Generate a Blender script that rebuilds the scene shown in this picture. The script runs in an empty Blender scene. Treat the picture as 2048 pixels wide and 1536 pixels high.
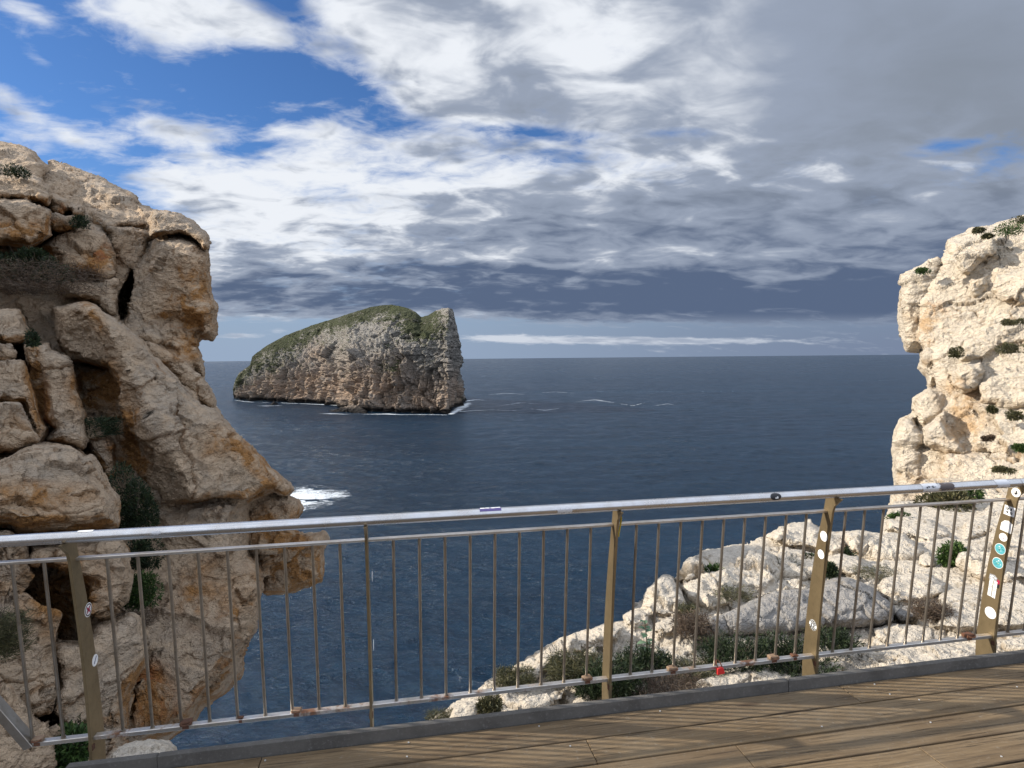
import bpy, math, random
import numpy as np
from mathutils import Vector, Matrix

SC = bpy.context.scene
COL = SC.collection
rad = math.radians
rng = np.random.default_rng(7)
random.seed(7)

# ------------------------------------------------------------------ camera, sky, sun, exposure
H = 1.72                      # eye height over the deck
SEA = -60.0                   # sea level
FPX = 1200.0                  # focal length in photo pixels (2048 wide)
PITCH = math.atan(52 / FPX)
ROLL = rad(0.56)
EYE = np.array([0.0, 0.0, H])
FWD = np.array([0, math.cos(PITCH), -math.sin(PITCH)])
_u0 = np.array([0, math.sin(PITCH), math.cos(PITCH)])
_r0 = np.array([1.0, 0, 0])
RGT = _r0 * math.cos(ROLL) - _u0 * math.sin(ROLL)
UPV = _u0 * math.cos(ROLL) + _r0 * math.sin(ROLL)

cam_d = bpy.data.cameras.new('camera')
cam_d.sensor_width = 36
cam_d.lens = 36 * FPX / 2048
cam_d.clip_start = 0.05
cam_d.clip_end = 200000
cam = bpy.data.objects.new('camera', cam_d)
COL.objects.link(cam)
cam.matrix_world = Matrix(((RGT[0], UPV[0], -FWD[0], 0), (RGT[1], UPV[1], -FWD[1], 0), (RGT[2], UPV[2], -FWD[2], H), (0, 0, 0, 1)))
SC.camera = cam

SUN_EL, SUN_AZ = rad(27), rad(2.0)
SUN = Vector((-math.cos(SUN_EL) * math.cos(SUN_AZ), math.cos(SUN_EL) * math.sin(SUN_AZ), math.sin(SUN_EL)))
sd = bpy.data.lights.new('sun', 'SUN')
sd.energy = 4.9
sd.angle = rad(0.6)
sd.color = (1.0, 0.93, 0.82)
sun = bpy.data.objects.new('sun', sd)
COL.objects.link(sun)
sun.rotation_euler = SUN.to_track_quat('Z', 'Y').to_euler()

SC.view_settings.view_transform = 'Standard'
SC.view_settings.look = 'None'
SC.view_settings.exposure = 0.45
SC.view_settings.gamma = 1.0
SC.render.engine = 'CYCLES'
SC.cycles.use_denoising = True
SC.cycles.max_bounces = 6
SC.cycles.diffuse_bounces = 3
SC.cycles.transparent_max_bounces = 12


class N:
    """a socket with arithmetic, to write node graphs as expressions"""
    def __init__(s, tree, sock): s.t, s.s = tree, sock
    def _m(s, op, *o, clamp=False):
        n = s.t.nodes.new('ShaderNodeMath'); n.operation = op; n.use_clamp = clamp
        for i, a in enumerate((s,) + o):
            if isinstance(a, N): s.t.links.new(a.s, n.inputs[i])
            else: n.inputs[i].default_value = a
        return N(s.t, n.outputs[0])
    def __add__(s, o): return s._m('ADD', o)
    __radd__ = __add__
    def __mul__(s, o): return s._m('MULTIPLY', o)
    __rmul__ = __mul__
    def __sub__(s, o): return s._m('SUBTRACT', o)
    def __rsub__(s, o): return (s * -1) + o
    def __truediv__(s, o): return s._m('DIVIDE', o)
    def __neg__(s): return s * -1
    def pow(s, o): return s._m('POWER', o)
    def max(s, o): return s._m('MAXIMUM', o)
    def min(s, o): return s._m('MINIMUM', o)
    def exp(s): return s._m('EXPONENT')
    def abs(s): return s._m('ABSOLUTE')
    def sat(s): return s._m('MULTIPLY', 1.0, clamp=True)
    def step(s, a, b):
        n = s.t.nodes.new('ShaderNodeMapRange'); n.interpolation_type = 'SMOOTHSTEP'
        s.t.links.new(s.s, n.inputs[0]); n.inputs[1].default_value = a; n.inputs[2].default_value = b
        return N(s.t, n.outputs[0])


def put(t, sock, v):
    if isinstance(v, N): t.links.new(v.s, sock)
    elif v is not None: sock.default_value = v


def mixc(t, fac, a, b, kind='MIX'):
    n = t.nodes.new('ShaderNodeMix'); n.data_type = 'RGBA'; n.blend_type = kind
    put(t, n.inputs[0], fac)
    for i, c in ((6, a), (7, b)):
        put(t, n.inputs[i], c if isinstance(c, N) else (*c, 1.0))
    return N(t, n.outputs[2])


def noise(t, vec, scale, detail=6, rough=0.55, dist=0.0, lac=2.0, color=False):
    n = t.nodes.new('ShaderNodeTexNoise')
    put(t, n.inputs['Vector'], vec)
    n.inputs['Scale'].default_value = scale; n.inputs['Detail'].default_value = detail
    n.inputs['Roughness'].default_value = rough; n.inputs['Distortion'].default_value = dist
    n.inputs['Lacunarity'].default_value = lac
    return N(t, n.outputs['Color' if color else 'Fac'])


def voro(t, vec, scale, feature='F1'):
    n = t.nodes.new('ShaderNodeTexVoronoi'); n.feature = feature
    put(t, n.inputs['Vector'], vec); n.inputs['Scale'].default_value = scale
    return N(t, n.outputs['Distance'])


def combine(t, x, y, z):
    n = t.nodes.new('ShaderNodeCombineXYZ')
    for i, v in enumerate((x, y, z)): put(t, n.inputs[i], v)
    return N(t, n.outputs[0])


def split(t, v):
    n = t.nodes.new('ShaderNodeSeparateXYZ'); put(t, n.inputs[0], v)
    return [N(t, n.outputs[i]) for i in range(3)]


def dot(t, v, c):
    n = t.nodes.new('ShaderNodeVectorMath'); n.operation = 'DOT_PRODUCT'
    put(t, n.inputs[0], v); n.inputs[1].default_value = tuple(c)
    return N(t, n.outputs['Value'])


def mapping(t, vec, scale=(1, 1, 1), rot=(0, 0, 0), loc=(0, 0, 0)):
    n = t.nodes.new('ShaderNodeMapping'); put(t, n.inputs[0], vec)
    n.inputs['Scale'].default_value = scale; n.inputs['Rotation'].default_value = rot; n.inputs['Location'].default_value = loc
    return N(t, n.outputs[0])


def coord(t, kind='Object'):
    n = t.nodes.new('ShaderNodeTexCoord')
    return N(t, n.outputs[kind])


def build_world():
    w = bpy.data.worlds.new('World'); SC.world = w; w.use_nodes = True
    t = w.node_tree; t.nodes.clear()
    d = coord(t, 'Generated')
    x, y, z = split(t, d)
    # direction of view, as offsets from the outlook's axis (the sky is at infinity)
    F0 = dot(t, d, FWD); F = F0.max(0.12)
    px = dot(t, d, RGT) / F * FPX + 1024
    py = dot(t, d, UPV) / F * -FPX + 768

    def blob(cx, cy, sx, sy, a, rot=0.0):
        c, s = math.cos(rad(rot)), math.sin(rad(rot))
        dx, dy = px - cx, py - cy
        p = (dx * (c / sx) + dy * (s / sx)); q = (dy * (c / sy) - dx * (s / sy))
        return (-(p * p + q * q)).exp() * a

    def total(lst):
        r = blob(*lst[0])
        for b in lst[1:]: r = r + blob(*b)
        return r
    zz = z.max(0.0) + 0.19
    plane = combine(t, x / zz, y / zz, 0.0)
    n1 = noise(t, mapping(t, plane, (1, 1, 1), (0, 0, rad(25))), 1.7, 5, 0.5, 0.2)
    n2 = noise(t, mapping(t, plane, (1.0, 1.35, 1), (0, 0, rad(-18)), (3, 7, 0)), 4.6, 10, 0.56, 0.55)
    n3 = noise(t, mapping(t, plane, (1, 1.5, 1), (0, 0, rad(-35)), (11, 2, 0)), 13.0, 8, 0.6, 0.5)
    m2 = mapping(t, plane, (1.0, 1.35, 1), (0, 0, rad(-18)), (3.30, 7.16, 0))
    n2s = noise(t, m2, 4.6, 4, 0.5, 0.55)               # the same puffs a step towards the sun: their lit and shaded flanks
    n2b = noise(t, mapping(t, plane, (1.0, 1.35, 1), (0, 0, rad(-18)), (3, 7, 0)), 4.6, 4, 0.5, 0.55)
    vb = voro(t, mapping(t, plane, (1.0, 1.3, 1), (0, 0, rad(12)), (1, 4, 0)) , 5.5, 'SMOOTH_F1')
    upper = (px - py * .42 - 700).step(-90, 150) * (py * -1 + 262).step(-40, 70)
    lower = (py - 318).step(-60, 90) * (px + py * .62 - 590).step(-170, 170)
    cover = upper * .62 + lower * .52 + (px - 950).step(-150, 350) * (py - 390).step(-60, 90) * .34 + (px - 1250).step(-100, 300) * (py - 215).step(40, -60) * .25 + total([
        (1700, 280, 480, 70, .45, 0), (860, 205, 80, 26, .34, 10), (800, 120, 70, 30, .2, 0), (1560, 290, 240, 30, .25, 0),
        (330, 25, 130, 60, .46, 22), (500, 45, 90, 40, .40, 25), (720, 45, 120, 60, .45, 25), (650, 100, 50, 26, .3, 30),
        (360, 275, 90, 30, .40, 24), (650, 250, 100, 50, .40, 10), (560, 262, 40, 20, .2, 0), (640, 330, 180, 34, .20, 0), (850, 285, 80, 24, .30, 0),
        (200, 296, 60, 20, .30, 20), (130, 268, 34, 14, .20, 30), (66, 236, 46, 24, .30, 30), (8, 190, 36, 20, .26, 30), (420, 385, 120, 40, .30, 20), (330, 360, 70, 30, .22, 10), (60, 30, 60, 18, .22, 30), (80, 120, 40, 12, .2, 30), (350, 175, 40, 10, .18, 20),
        (1050, 262, 130, 14, -.35, 6), (1900, 290, 70, 12, -.45, -8), (1340, 268, 90, 9, -.25, 0), (480, 190, 230, 70, -.26, 0), (500, 300, 90, 24, -.2, 0), (150, 150, 200, 60, -.12, 0)])
    far = (py - 648).step(-26, 14)                        # clear strip low over the horizon
    cover = cover - far * 1.0 + total([(1000, 676, 90, 9, .95, 0), (1180, 681, 160, 7, .80, 0), (1420, 682, 180, 6, .66, 0), (480, 672, 70, 8, .75, 0), (560, 660, 60, 8, .6, 0)])
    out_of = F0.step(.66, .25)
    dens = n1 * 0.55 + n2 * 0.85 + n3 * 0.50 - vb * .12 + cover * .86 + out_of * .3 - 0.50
    fac = dens.step(0.36, 0.84).pow(.8)
    # how thick and grey the sheet is from below
    grey = total([
        (1900, 120, 380, 140, .34, 8), (1950, 280, 350, 110, .38, 0), (1500, 130, 220, 90, -.10, 0), (2000, 30, 300, 100, .2, 0),
        (1750, 598, 560, 52, .62, 0), (1180, 594, 500, 36, .50, 0), (600, 590, 400, 40, .42, 0), (1800, 460, 450, 90, .20, 4),
        (1150, 470, 330, 26, .34, 0), (1350, 545, 300, 16, .22, 0), (900, 540, 320, 20, .40, 0), (1900, 510, 420, 60, .20, 0), (1560, 648, 700, 16, .40, 0), (1300, 400, 300, 40, .15, 0),
        (700, 370, 300, 50, -.28, 0), (1150, 130, 200, 90, -.25, 0), (560, 450, 260, 40, -.18, 0), (1000, 350, 300, 30, -.25, 0), (360, 200, 420, 220, -.35, 0), (1000, 676, 140, 12, -.5, 0), (1420, 682, 320, 8, -.1, 0)])
    edge = (dens - .42) * .55
    calm = ((px - 1250).step(-250, 500) * (py - 300).step(60, -120)).max((py - 540).step(0, 110) * .5)
    calm = calm.max((px - 1150).step(-350, 450) * (py - 330).step(0, 150) * .35)
    amp = 1.0 - calm * .76
    sh = (grey + amp * ((n2b - 0.5) * 1.3 + (n2s - n2b) * 1.7 + (n1 - 0.5) * 0.9 + (n3 - .5) * .28) + edge.min(.26) + .12).sat()
    c1 = mixc(t, sh.step(0.0, 0.50), (0.625, 0.65, 0.69), (0.232, 0.270, 0.345))
    deep = mixc(t, py.step(300, 520), (.182, .210, .258), (0.074, 0.104, 0.172))
    c2 = mixc(t, sh.step(0.42, 1.0), c1, deep)
    c2 = mixc(t, far * .5, c2, (.30, .345, .43))
    sky = t.nodes.new('ShaderNodeTexSky'); sky.sky_type = 'NISHITA'; sky.sun_disc = False
    sky.sun_elevation = SUN_EL; sky.sun_rotation = rad(-90) + SUN_AZ
    sky.air_density = 1.0; sky.dust_density = 0.3; sky.ozone_density = 4.0
    air = mixc(t, 1.0, N(t, sky.outputs[0]), (.50, .70, .95), 'MULTIPLY')
    low = z.step(.30, .0)
    haze = mixc(t, (px - 1100).step(-500, 700), (2.4, 3.1, 4.2), (1.5, 1.9, 2.75))
    air = mixc(t, low, air, haze)             # pale blue air down at the horizon
    bg1 = t.nodes.new('ShaderNodeBackground'); t.links.new(air.s, bg1.inputs[0]); bg1.inputs[1].default_value = 0.096
    bg2 = t.nodes.new('ShaderNodeBackground'); t.links.new(c2.s, bg2.inputs[0]); put(t, bg2.inputs[1], 1.0 + out_of * 1.55)   # clouds out of view brightened to lift the light on shaded cliff and deck
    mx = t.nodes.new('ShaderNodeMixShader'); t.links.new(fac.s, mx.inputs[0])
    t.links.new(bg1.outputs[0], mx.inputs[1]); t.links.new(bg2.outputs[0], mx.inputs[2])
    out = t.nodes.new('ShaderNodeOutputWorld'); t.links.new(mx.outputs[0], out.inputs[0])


build_world()
# ------------------------------------------------------------------ tagging and meshes


def ray(u, v): return ((u - 1024) / FPX) * RGT - ((v - 768) / FPX) * UPV + FWD
def at(u, v, d): return EYE + ray(u, v) * d
def onz(u, v, z):
    r = ray(u, v); return EYE + r * ((z - H) / r[2])


def tag(o, label=None, cat=None, group=None, kind=None):
    for k, v in (('label', label), ('category', cat), ('group', group), ('kind', kind)):
        if v: o[k] = v
    return o


def empty(name, loc, rz=0):
    o = bpy.data.objects.new(name, None); COL.objects.link(o); o.location = tuple(loc); o.rotation_euler = (0, 0, rz)
    o.empty_display_size = .1
    return o


def mesh_obj(name, V, F, mats, parent=None, smooth=True, loc=None, attrs=None, fmat=None):
    """V (n,3) world points, F quads array or list of index tuples"""
    V = np.asarray(V, dtype=np.float64)
    o0 = np.zeros(3) if loc is None else np.asarray(loc, float)
    me = bpy.data.meshes.new(name)
    me.vertices.add(len(V)); me.vertices.foreach_set('co', (V - o0).astype(np.float32).ravel())
    if isinstance(F, np.ndarray):
        nl = F.shape[1]; flat = F.astype(np.int32).ravel(); starts = np.arange(len(F), dtype=np.int32) * nl
    else:
        flat = np.array([i for f in F for i in f], dtype=np.int32)
        starts = np.cumsum([0] + [len(f) for f in F[:-1]]).astype(np.int32)
    me.loops.add(len(flat)); me.loops.foreach_set('vertex_index', flat)
    me.polygons.add(len(starts)); me.polygons.foreach_set('loop_start', starts)
    if fmat is not None: me.polygons.foreach_set('material_index', np.asarray(fmat, dtype=np.int32))
    me.polygons.foreach_set('use_smooth', np.full(len(starts), smooth))
    for k, a in (attrs or {}).items():
        at_ = me.attributes.new(k, 'FLOAT', 'POINT'); at_.data.foreach_set('value', np.asarray(a, dtype=np.float32))
    for m in (mats if isinstance(mats, (list, tuple)) else [mats]): me.materials.append(m)
    me.update(calc_edges=True); me.validate()
    ob = bpy.data.objects.new(name, me); COL.objects.link(ob)
    ob.location = tuple(o0)
    if parent: ob.parent = parent
    return ob


class MB:
    """collects boxes, bars, tubes in one mesh"""
    def __init__(s): s.v, s.f, s.m, s.n = [], [], [], 0
    def add(s, V, F, mi=0):
        V = np.asarray(V, float); s.v.append(V)
        s.f += [tuple(i + s.n for i in f) for f in F]; s.m += [mi] * len(F); s.n += len(V)
        return s
    def tube(s, pts, r, seg=10, mi=0, cap=True):
        pts = [np.asarray(p, float) for p in pts]; k = len(pts)
        rs = r if hasattr(r, '__len__') else [r] * k
        V = []
        up = np.array([0.13, 0.21, 1.0]) if abs((pts[-1] - pts[0])[2]) < .8 * np.linalg.norm(pts[-1] - pts[0]) else np.array([1.0, .1, 0])
        for i, p in enumerate(pts):
            a = pts[min(i + 1, k - 1)] - pts[max(i - 1, 0)]; a = a / (np.linalg.norm(a) + 1e-12)
            b = np.cross(a, up); b /= np.linalg.norm(b) + 1e-12; c = np.cross(a, b)
            for j in range(seg):
                q = 2 * math.pi * j / seg; V.append(p + rs[i] * (math.cos(q) * b + math.sin(q) * c))
        F = [(i * seg + j, i * seg + (j + 1) % seg, (i + 1) * seg + (j + 1) % seg, (i + 1) * seg + j) for i in range(k - 1) for j in range(seg)]
        if cap: F += [tuple(range(seg))[::-1], tuple((k - 1) * seg + j for j in range(seg))]
        return s.add(V, F, mi)
    def prism(s, poly, off, mi=0, bev=0.0):
        """poly: list of 3D points in a plane, off: extrusion vector"""
        poly = [np.asarray(p, float) for p in poly]; off = np.asarray(off, float); k = len(poly)
        if bev:
            c = sum(poly) / k
            ins = []
            for i in range(k):
                a, b, d = poly[i - 1], poly[i], poly[(i + 1) % k]
                e1 = (a - b) / (np.linalg.norm(a - b) + 1e-12); e2 = (d - b) / (np.linalg.norm(d - b) + 1e-12)
                ins.append(b + (e1 + e2) * bev)
            o = off / np.linalg.norm(off) * bev
            rings = [ins, [p + o for p in poly], [p + off - o for p in poly], [p + off for p in ins]]
        else: rings = [poly, [p + off for p in poly]]
        V = [p for r in rings for p in r]; F = [tuple(range(k))[::-1], tuple((len(rings) - 1) * k + i for i in range(k))]
        for q in range(len(rings) - 1):
            F += [(q * k + i, q * k + (i + 1) % k, (q + 1) * k + (i + 1) % k, (q + 1) * k + i) for i in range(k)]
        return s.add(V, F, mi)
    def box(s, c, ax, ay, az, mi=0, bev=0.0):
        """c centre, half axes ax, ay, az"""
        c, ax, ay, az = [np.asarray(q, float) for q in (c, ax, ay, az)]
        return s.prism([c - ax - ay - az, c + ax - ay - az, c + ax + ay - az, c - ax + ay - az], az * 2, mi, bev)
    def build(s, name, mats, parent=None, loc=None, smooth=False, attrs=None):
        import bmesh
        V = np.concatenate(s.v)
        o = mesh_obj(name, V, s.f, mats, parent, smooth, loc, attrs, s.m)
        bm = bmesh.new(); bm.from_mesh(o.data); bmesh.ops.recalc_face_normals(bm, faces=bm.faces); bm.to_mesh(o.data); bm.free()
        if smooth: o.data.set_sharp_from_angle(angle=rad(40))
        return o


# ------------------------------------------------------------------ numeric noise
def _hash(i, j, k, seed=0):
    h = (i.astype(np.uint32) * np.uint32(374761393) + j.astype(np.uint32) * np.uint32(668265263) + k.astype(np.uint32) * np.uint32(2147483647 - 98) + np.uint32((seed * 974634777) & 0xffffffff))
    h = (h ^ (h >> np.uint32(13))) * np.uint32(1274126177)
    h = (h ^ (h >> np.uint32(16))) * np.uint32(2246822519)
    return h ^ (h >> np.uint32(15))


def perlin(P, seed=0):
    I = np.floor(P).astype(np.int64); f = (P - I); w = f * f * f * (f * (f * 6 - 15) + 10)
    out = np.zeros(len(P))
    for c in range(8):
        o = np.array([c & 1, (c >> 1) & 1, (c >> 2) & 1])
        h = _hash(I[:, 0] + o[0], I[:, 1] + o[1], I[:, 2] + o[2], seed)
        g = np.stack([(h & np.uint32(1023)), (h >> np.uint32(10)) & np.uint32(1023), (h >> np.uint32(20)) & np.uint32(1023)], -1) / 511.5 - 1.0
        dd = f - o
        ww = np.prod(np.where(o == 1, w, 1 - w), axis=1)
        out += ww * (g * dd).sum(1)
    return out * 1.1


def fbm(P, octv=4, gain=.5, seed=0, ridged=False):
    a, s, r = 1.0, 0.0, np.zeros(len(P))
    for o in range(octv):
        n = perlin(P * (2.03 ** o) + o * 17.3, seed + o)
        if ridged: n = 1 - 2 * np.abs(n)
        r += a * n; s += a; a *= gain
    return r / s


def voronoi(P, seed=0):
    """F1, F2, cell random, local offset from the cell's seed"""
    I = np.floor(P).astype(np.int64)
    n = len(P); f1 = np.full(n, 9e9); f2 = np.full(n, 9e9); rnd = np.zeros((n, 3)); off = np.zeros((n, 3))
    for a in (-1, 0, 1):
        for b in (-1, 0, 1):
            for c in (-1, 0, 1):
                J = I + np.array([a, b, c]); h = _hash(J[:, 0], J[:, 1], J[:, 2], seed)
                r = np.stack([(h & np.uint32(1023)), (h >> np.uint32(10)) & np.uint32(1023), (h >> np.uint32(20)) & np.uint32(1023)], -1) / 1023.0
                dv = P - (J + r); d = (dv * dv).sum(1)
                m = d < f1
                f2 = np.where(m, f1, np.minimum(f2, d)); f1 = np.where(m, d, f1)
                rnd[m] = r[m]; off[m] = dv[m]
    return np.sqrt(f1), np.sqrt(f2), rnd, off


def sstep(x, a, b):
    q = np.clip((x - a) / (b - a), 0, 1); return q * q * (3 - 2 * q)


# ------------------------------------------------------------------ rock sculpting: blocks united in a voxel field
def poly_sdf(poly, U, V):
    """signed distance in pixels, positive inside"""
    P = np.asarray(poly, float); k = len(P)
    d = np.full(U.shape, 1e18); ins = np.zeros(U.shape, bool)
    for i in range(k):
        a, b = P[i], P[(i + 1) % k]; e = b - a
        wx, wy = U - a[0], V - a[1]
        q = np.clip((wx * e[0] + wy * e[1]) / (e @ e + 1e-9), 0, 1)
        d = np.minimum(d, (wx - q * e[0]) ** 2 + (wy - q * e[1]) ** 2)
        if a[1] != b[1]:
            c = ((a[1] > V) != (b[1] > V)) & (U < (b[0] - a[0]) * (V - a[1]) / (b[1] - a[1]) + a[0])
            ins ^= c
    return np.where(ins, np.sqrt(d), -np.sqrt(d))


def surface_nets(G):
    S = G < 0
    cnt = np.zeros(tuple(n - 1 for n in G.shape), np.int8)
    for a in (0, 1):
        for b in (0, 1):
            for c in (0, 1):
                cnt += S[a:a + cnt.shape[0], b:b + cnt.shape[1], c:c + cnt.shape[2]]
    idx = np.argwhere((cnt > 0) & (cnt < 8))
    ids = np.full(cnt.shape, -1, np.int32); ids[idx[:, 0], idx[:, 1], idx[:, 2]] = np.arange(len(idx))
    corner = [(a, b, c) for a in (0, 1) for b in (0, 1) for c in (0, 1)]
    val = {o: G[idx[:, 0] + o[0], idx[:, 1] + o[1], idx[:, 2] + o[2]] for o in corner}
    acc = np.zeros((len(idx), 3)); num = np.zeros(len(idx))
    for o in corner:
        for ax in range(3):
            if o[ax]: continue
            e = list(o); e[ax] = 1; e = tuple(e)
            v0, v1 = val[o], val[e]; m = (v0 < 0) != (v1 < 0)
            q = np.where(m, v0 / np.where(m, v0 - v1, 1), 0)
            p = np.tile(np.array(o, float), (len(idx), 1)); p[:, ax] = q
            acc += p * m[:, None]; num += m
    V = idx + acc / num[:, None]
    quads = []
    for ax in range(3):
        b, c = [(1, 2), (2, 0), (0, 1)][ax]
        s0 = [slice(None)] * 3; s1 = [slice(None)] * 3
        s0[ax] = slice(0, -1); s1[ax] = slice(1, None)
        A, B = S[tuple(s0)], S[tuple(s1)]
        E = np.argwhere(A != B)
        E = E[(E[:, b] > 0) & (E[:, c] > 0) & (E[:, b] < G.shape[b] - 1) & (E[:, c] < G.shape[c] - 1)]
        flip = A[E[:, 0], E[:, 1], E[:, 2]]
        q = []
        for db, dc in ((1, 1), (0, 1), (0, 0), (1, 0)):
            J = E.copy(); J[:, b] -= db; J[:, c] -= dc; q.append(ids[J[:, 0], J[:, 1], J[:, 2]])
        Q = np.stack(q, -1); Q[~flip] = Q[~flip][:, ::-1]
        quads.append(Q)
    return V, np.concatenate(quads)


def normals(V, Q):
    n = np.cross(V[Q[:, 2]] - V[Q[:, 0]], V[Q[:, 3]] - V[Q[:, 1]])
    o = np.stack([sum(np.bincount(Q[:, k], n[:, a], len(V)) for k in range(4)) for a in range(3)], -1)
    return o / (np.linalg.norm(o, axis=1, keepdims=True) + 1e-12)


def relax(V, Q, it=1, w=.5):
    for _ in range(it):
        acc = np.zeros_like(V); c = np.zeros(len(V))
        for a in range(4):
            b = (a + 1) % 4
            for i, j in ((a, b), (b, a)):
                c += np.bincount(Q[:, i], minlength=len(V))
                for k in range(3): acc[:, k] += np.bincount(Q[:, i], V[Q[:, j], k], len(V))
        V = V * (1 - w) + w * acc / np.maximum(c, 1)[:, None]
    return V


def sculpt(blocks, step, drange, nd, margin=12):
    """blocks: dicts poly, d (number or function of u, v), thick, bulge, w, cut. Every block is a rounded solid at its own distance."""
    allp = np.concatenate([np.asarray(b['poly'], float) for b in blocks if not b.get('cut')])
    u0, v0 = allp.min(0) - margin; u1, v1 = allp.max(0) + margin
    us = np.arange(u0, u1 + step, step); vs = np.arange(v0, v1 + step, step)
    ds = (drange[0] * (drange[1] / drange[0]) ** (np.arange(nd) / (nd - 1))).astype(np.float32)
    G = np.full((len(us), len(vs), nd), 9.0, np.float32)
    for b in blocks:
        P = np.asarray(b['poly'], float)
        i0 = max(int((P[:, 0].min() - u0) / step) - 3, 0); i1 = min(int((P[:, 0].max() - u0) / step) + 4, len(us))
        j0 = max(int((P[:, 1].min() - v0) / step) - 3, 0); j1 = min(int((P[:, 1].max() - v0) / step) + 4, len(vs))
        Ug, Vg = np.meshgrid(us[i0:i1], vs[j0:j1], indexing='ij')
        e = poly_sdf(P, Ug, Vg)
        q3 = np.stack([Ug.ravel(), Vg.ravel(), np.full(Ug.size, 3.7 + P[0, 0] * .013)], -1)
        rag = b.get('rag', 1.0)
        if rag:
            e = e + rag * (6.5 * fbm(q3 / np.array([46, 34, 1]), 3, .6, 5).reshape(Ug.shape) + 2.2 * fbm(q3 / np.array([11, 9, 1]), 2, .6, 9).reshape(Ug.shape))
        d = b['d'](Ug, Vg) if callable(b['d']) else np.full(Ug.shape, float(b['d']))
        w = b.get('w', 40.0); bu = b.get('bulge', .5); th = b.get('thick', 3.0)
        q = 1 - np.clip(e / (w * .62), 0, 1)
        front = d + bu * (1 - np.sqrt(np.clip(1 - q * q, 0, 1)))
        back = d + th - .4 * bu * (1 - np.sqrt(np.clip(1 - q * q, 0, 1)))
        m = -e * d / FPX
        fld = np.maximum(np.maximum(front[..., None].astype(np.float32) - ds, ds - back[..., None].astype(np.float32)), m[..., None].astype(np.float32))
        if b.get('cut'): G[i0:i1, j0:j1] = np.maximum(G[i0:i1, j0:j1], -fld)
        else: G[i0:i1, j0:j1] = np.minimum(G[i0:i1, j0:j1], fld)
    G[0], G[-1], G[:, 0], G[:, -1], G[:, :, 0], G[:, :, -1] = 9, 9, 9, 9, 9, 9
    I, Q = surface_nets(G)
    u = u0 + I[:, 0] * step; v = v0 + I[:, 1] * step; dd = drange[0] * (drange[1] / drange[0]) ** (I[:, 2] / (nd - 1))
    V = EYE + dd[:, None] * (((u - 1024) / FPX)[:, None] * RGT - ((v - 768) / FPX)[:, None] * UPV + FWD)
    # drop crumbs: keep faces whose verts exist
    V = relax(V, Q, 1, .5)
    return V, Q


def weather(V, Q, s, seed=0, dip=(0.25, 0.1), blocky=1.0, strata=1.0, rough=1.0):
    """breaks a smooth rock body up: chipped hollows with sharp ridges, tilted facets, bedding ledges, cracks. s = size of the main fractures in metres"""
    n = normals(V, Q)
    bed = np.array([dip[0], dip[1], 1.0]); bed /= np.linalg.norm(bed)
    e1 = np.cross(bed, [0, 1, 0]); e1 /= np.linalg.norm(e1); e2 = np.cross(bed, e1)
    P = np.stack([V @ e1, V @ e2, V @ bed], -1)
    wv = np.stack([fbm(P / s * .6, 3, seed=seed + k * 11) for k in range(3)], -1)
    wf = np.stack([fbm(P / s * 3.0, 3, seed=seed + 5 + k * 11) for k in range(3)], -1)
    disp = np.zeros(len(V)); crack = np.zeros(len(V))
    # (cell frequency along and across the bedding, warp, scallop depth, facet tilt, crack width, crack depth, crack coverage)
    for k, (fx, fz, warp, sc, a1, cw, cd, th) in enumerate(((.55, .95, .5, .20, .15, .020, .080, -.05), (1.3, 2.3, 1.1, .095, .070, .028, .042, .02), (3.2, 5.4, 2.2, .046, .030, .04, .018, .02), (7.5, 12.5, 4.0, .020, .012, .06, .0, .5))):
        A = P / s * np.array([fx, fx, fz]) + wv * warp * .7 + wf * .18 * (1 + k * .6)
        f1, f2, r, o = voronoi(A, seed + 3 + 7 * k)
        disp += blocky * s * (sc * (f1 * f1 - .3) + a1 * ((r - .5) * 2 * o).sum(1) + a1 * .5 * (r[:, 0] - .5))
        if cd:
            c = np.exp(-((f2 - f1) / cw) ** 2) * sstep(fbm(A * .55, 2, seed=seed + 5 + k), th - .08, th + .22)
            disp -= c * cd * s; crack = np.maximum(crack, c * (1, .9, .6)[k])
    for fz, am, sd_ in ((2.3, .055, 21), (6.1, .026, 22)):
        z = P[:, 2] / s * fz + wv[:, 0] * 1.2 + wf[:, 1] * .35 + .6 * fbm(P / s * .35, 2, seed=seed + sd_)
        saw = z - np.floor(z)
        disp += strata * s * am * (np.where(saw < .88, saw, (1 - saw) / .12 * .88) - .4) * sstep(fbm(P / s * .5 * fz / 2.3, 2, seed=seed + 10 + sd_), -.25, .3)
    disp += rough * s * .034 * fbm(P / s * 2.6, 5, .58, seed + 41, ridged=True)
    disp += rough * s * .040 * fbm(P / s * 1.3, 3, .5, seed + 51)
    vd = V - EYE; vd /= np.linalg.norm(vd, axis=1, keepdims=True)
    disp *= .30 + .70 * sstep(np.abs((n * vd).sum(1)), .08, .42)      # flanks where two blocks meet stay clean
    V2 = V + n * disp[:, None]
    n2 = normals(V2, Q)
    lo = fbm(P / s * .42, 3, .55, seed + 71)
    hi = fbm(P / s * 2.4, 4, .6, seed + 81)
    stain = sstep(lo + .55 * hi - .30 * n[:, 2], .02, .42)
    grey = sstep(fbm(P / s * .6 + 40, 3, .5, seed + 91) + .35 * hi + .3 * n[:, 2], -.12, .5)
    return V2, n2, stain, grey, np.clip(crack, 0, 1)

# ------------------------------------------------------------------ materials
def mat(name):
    m = bpy.data.materials.new(name); m.use_nodes = True
    t = m.node_tree; p = t.nodes['Principled BSDF']
    return m, t, p


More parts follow.
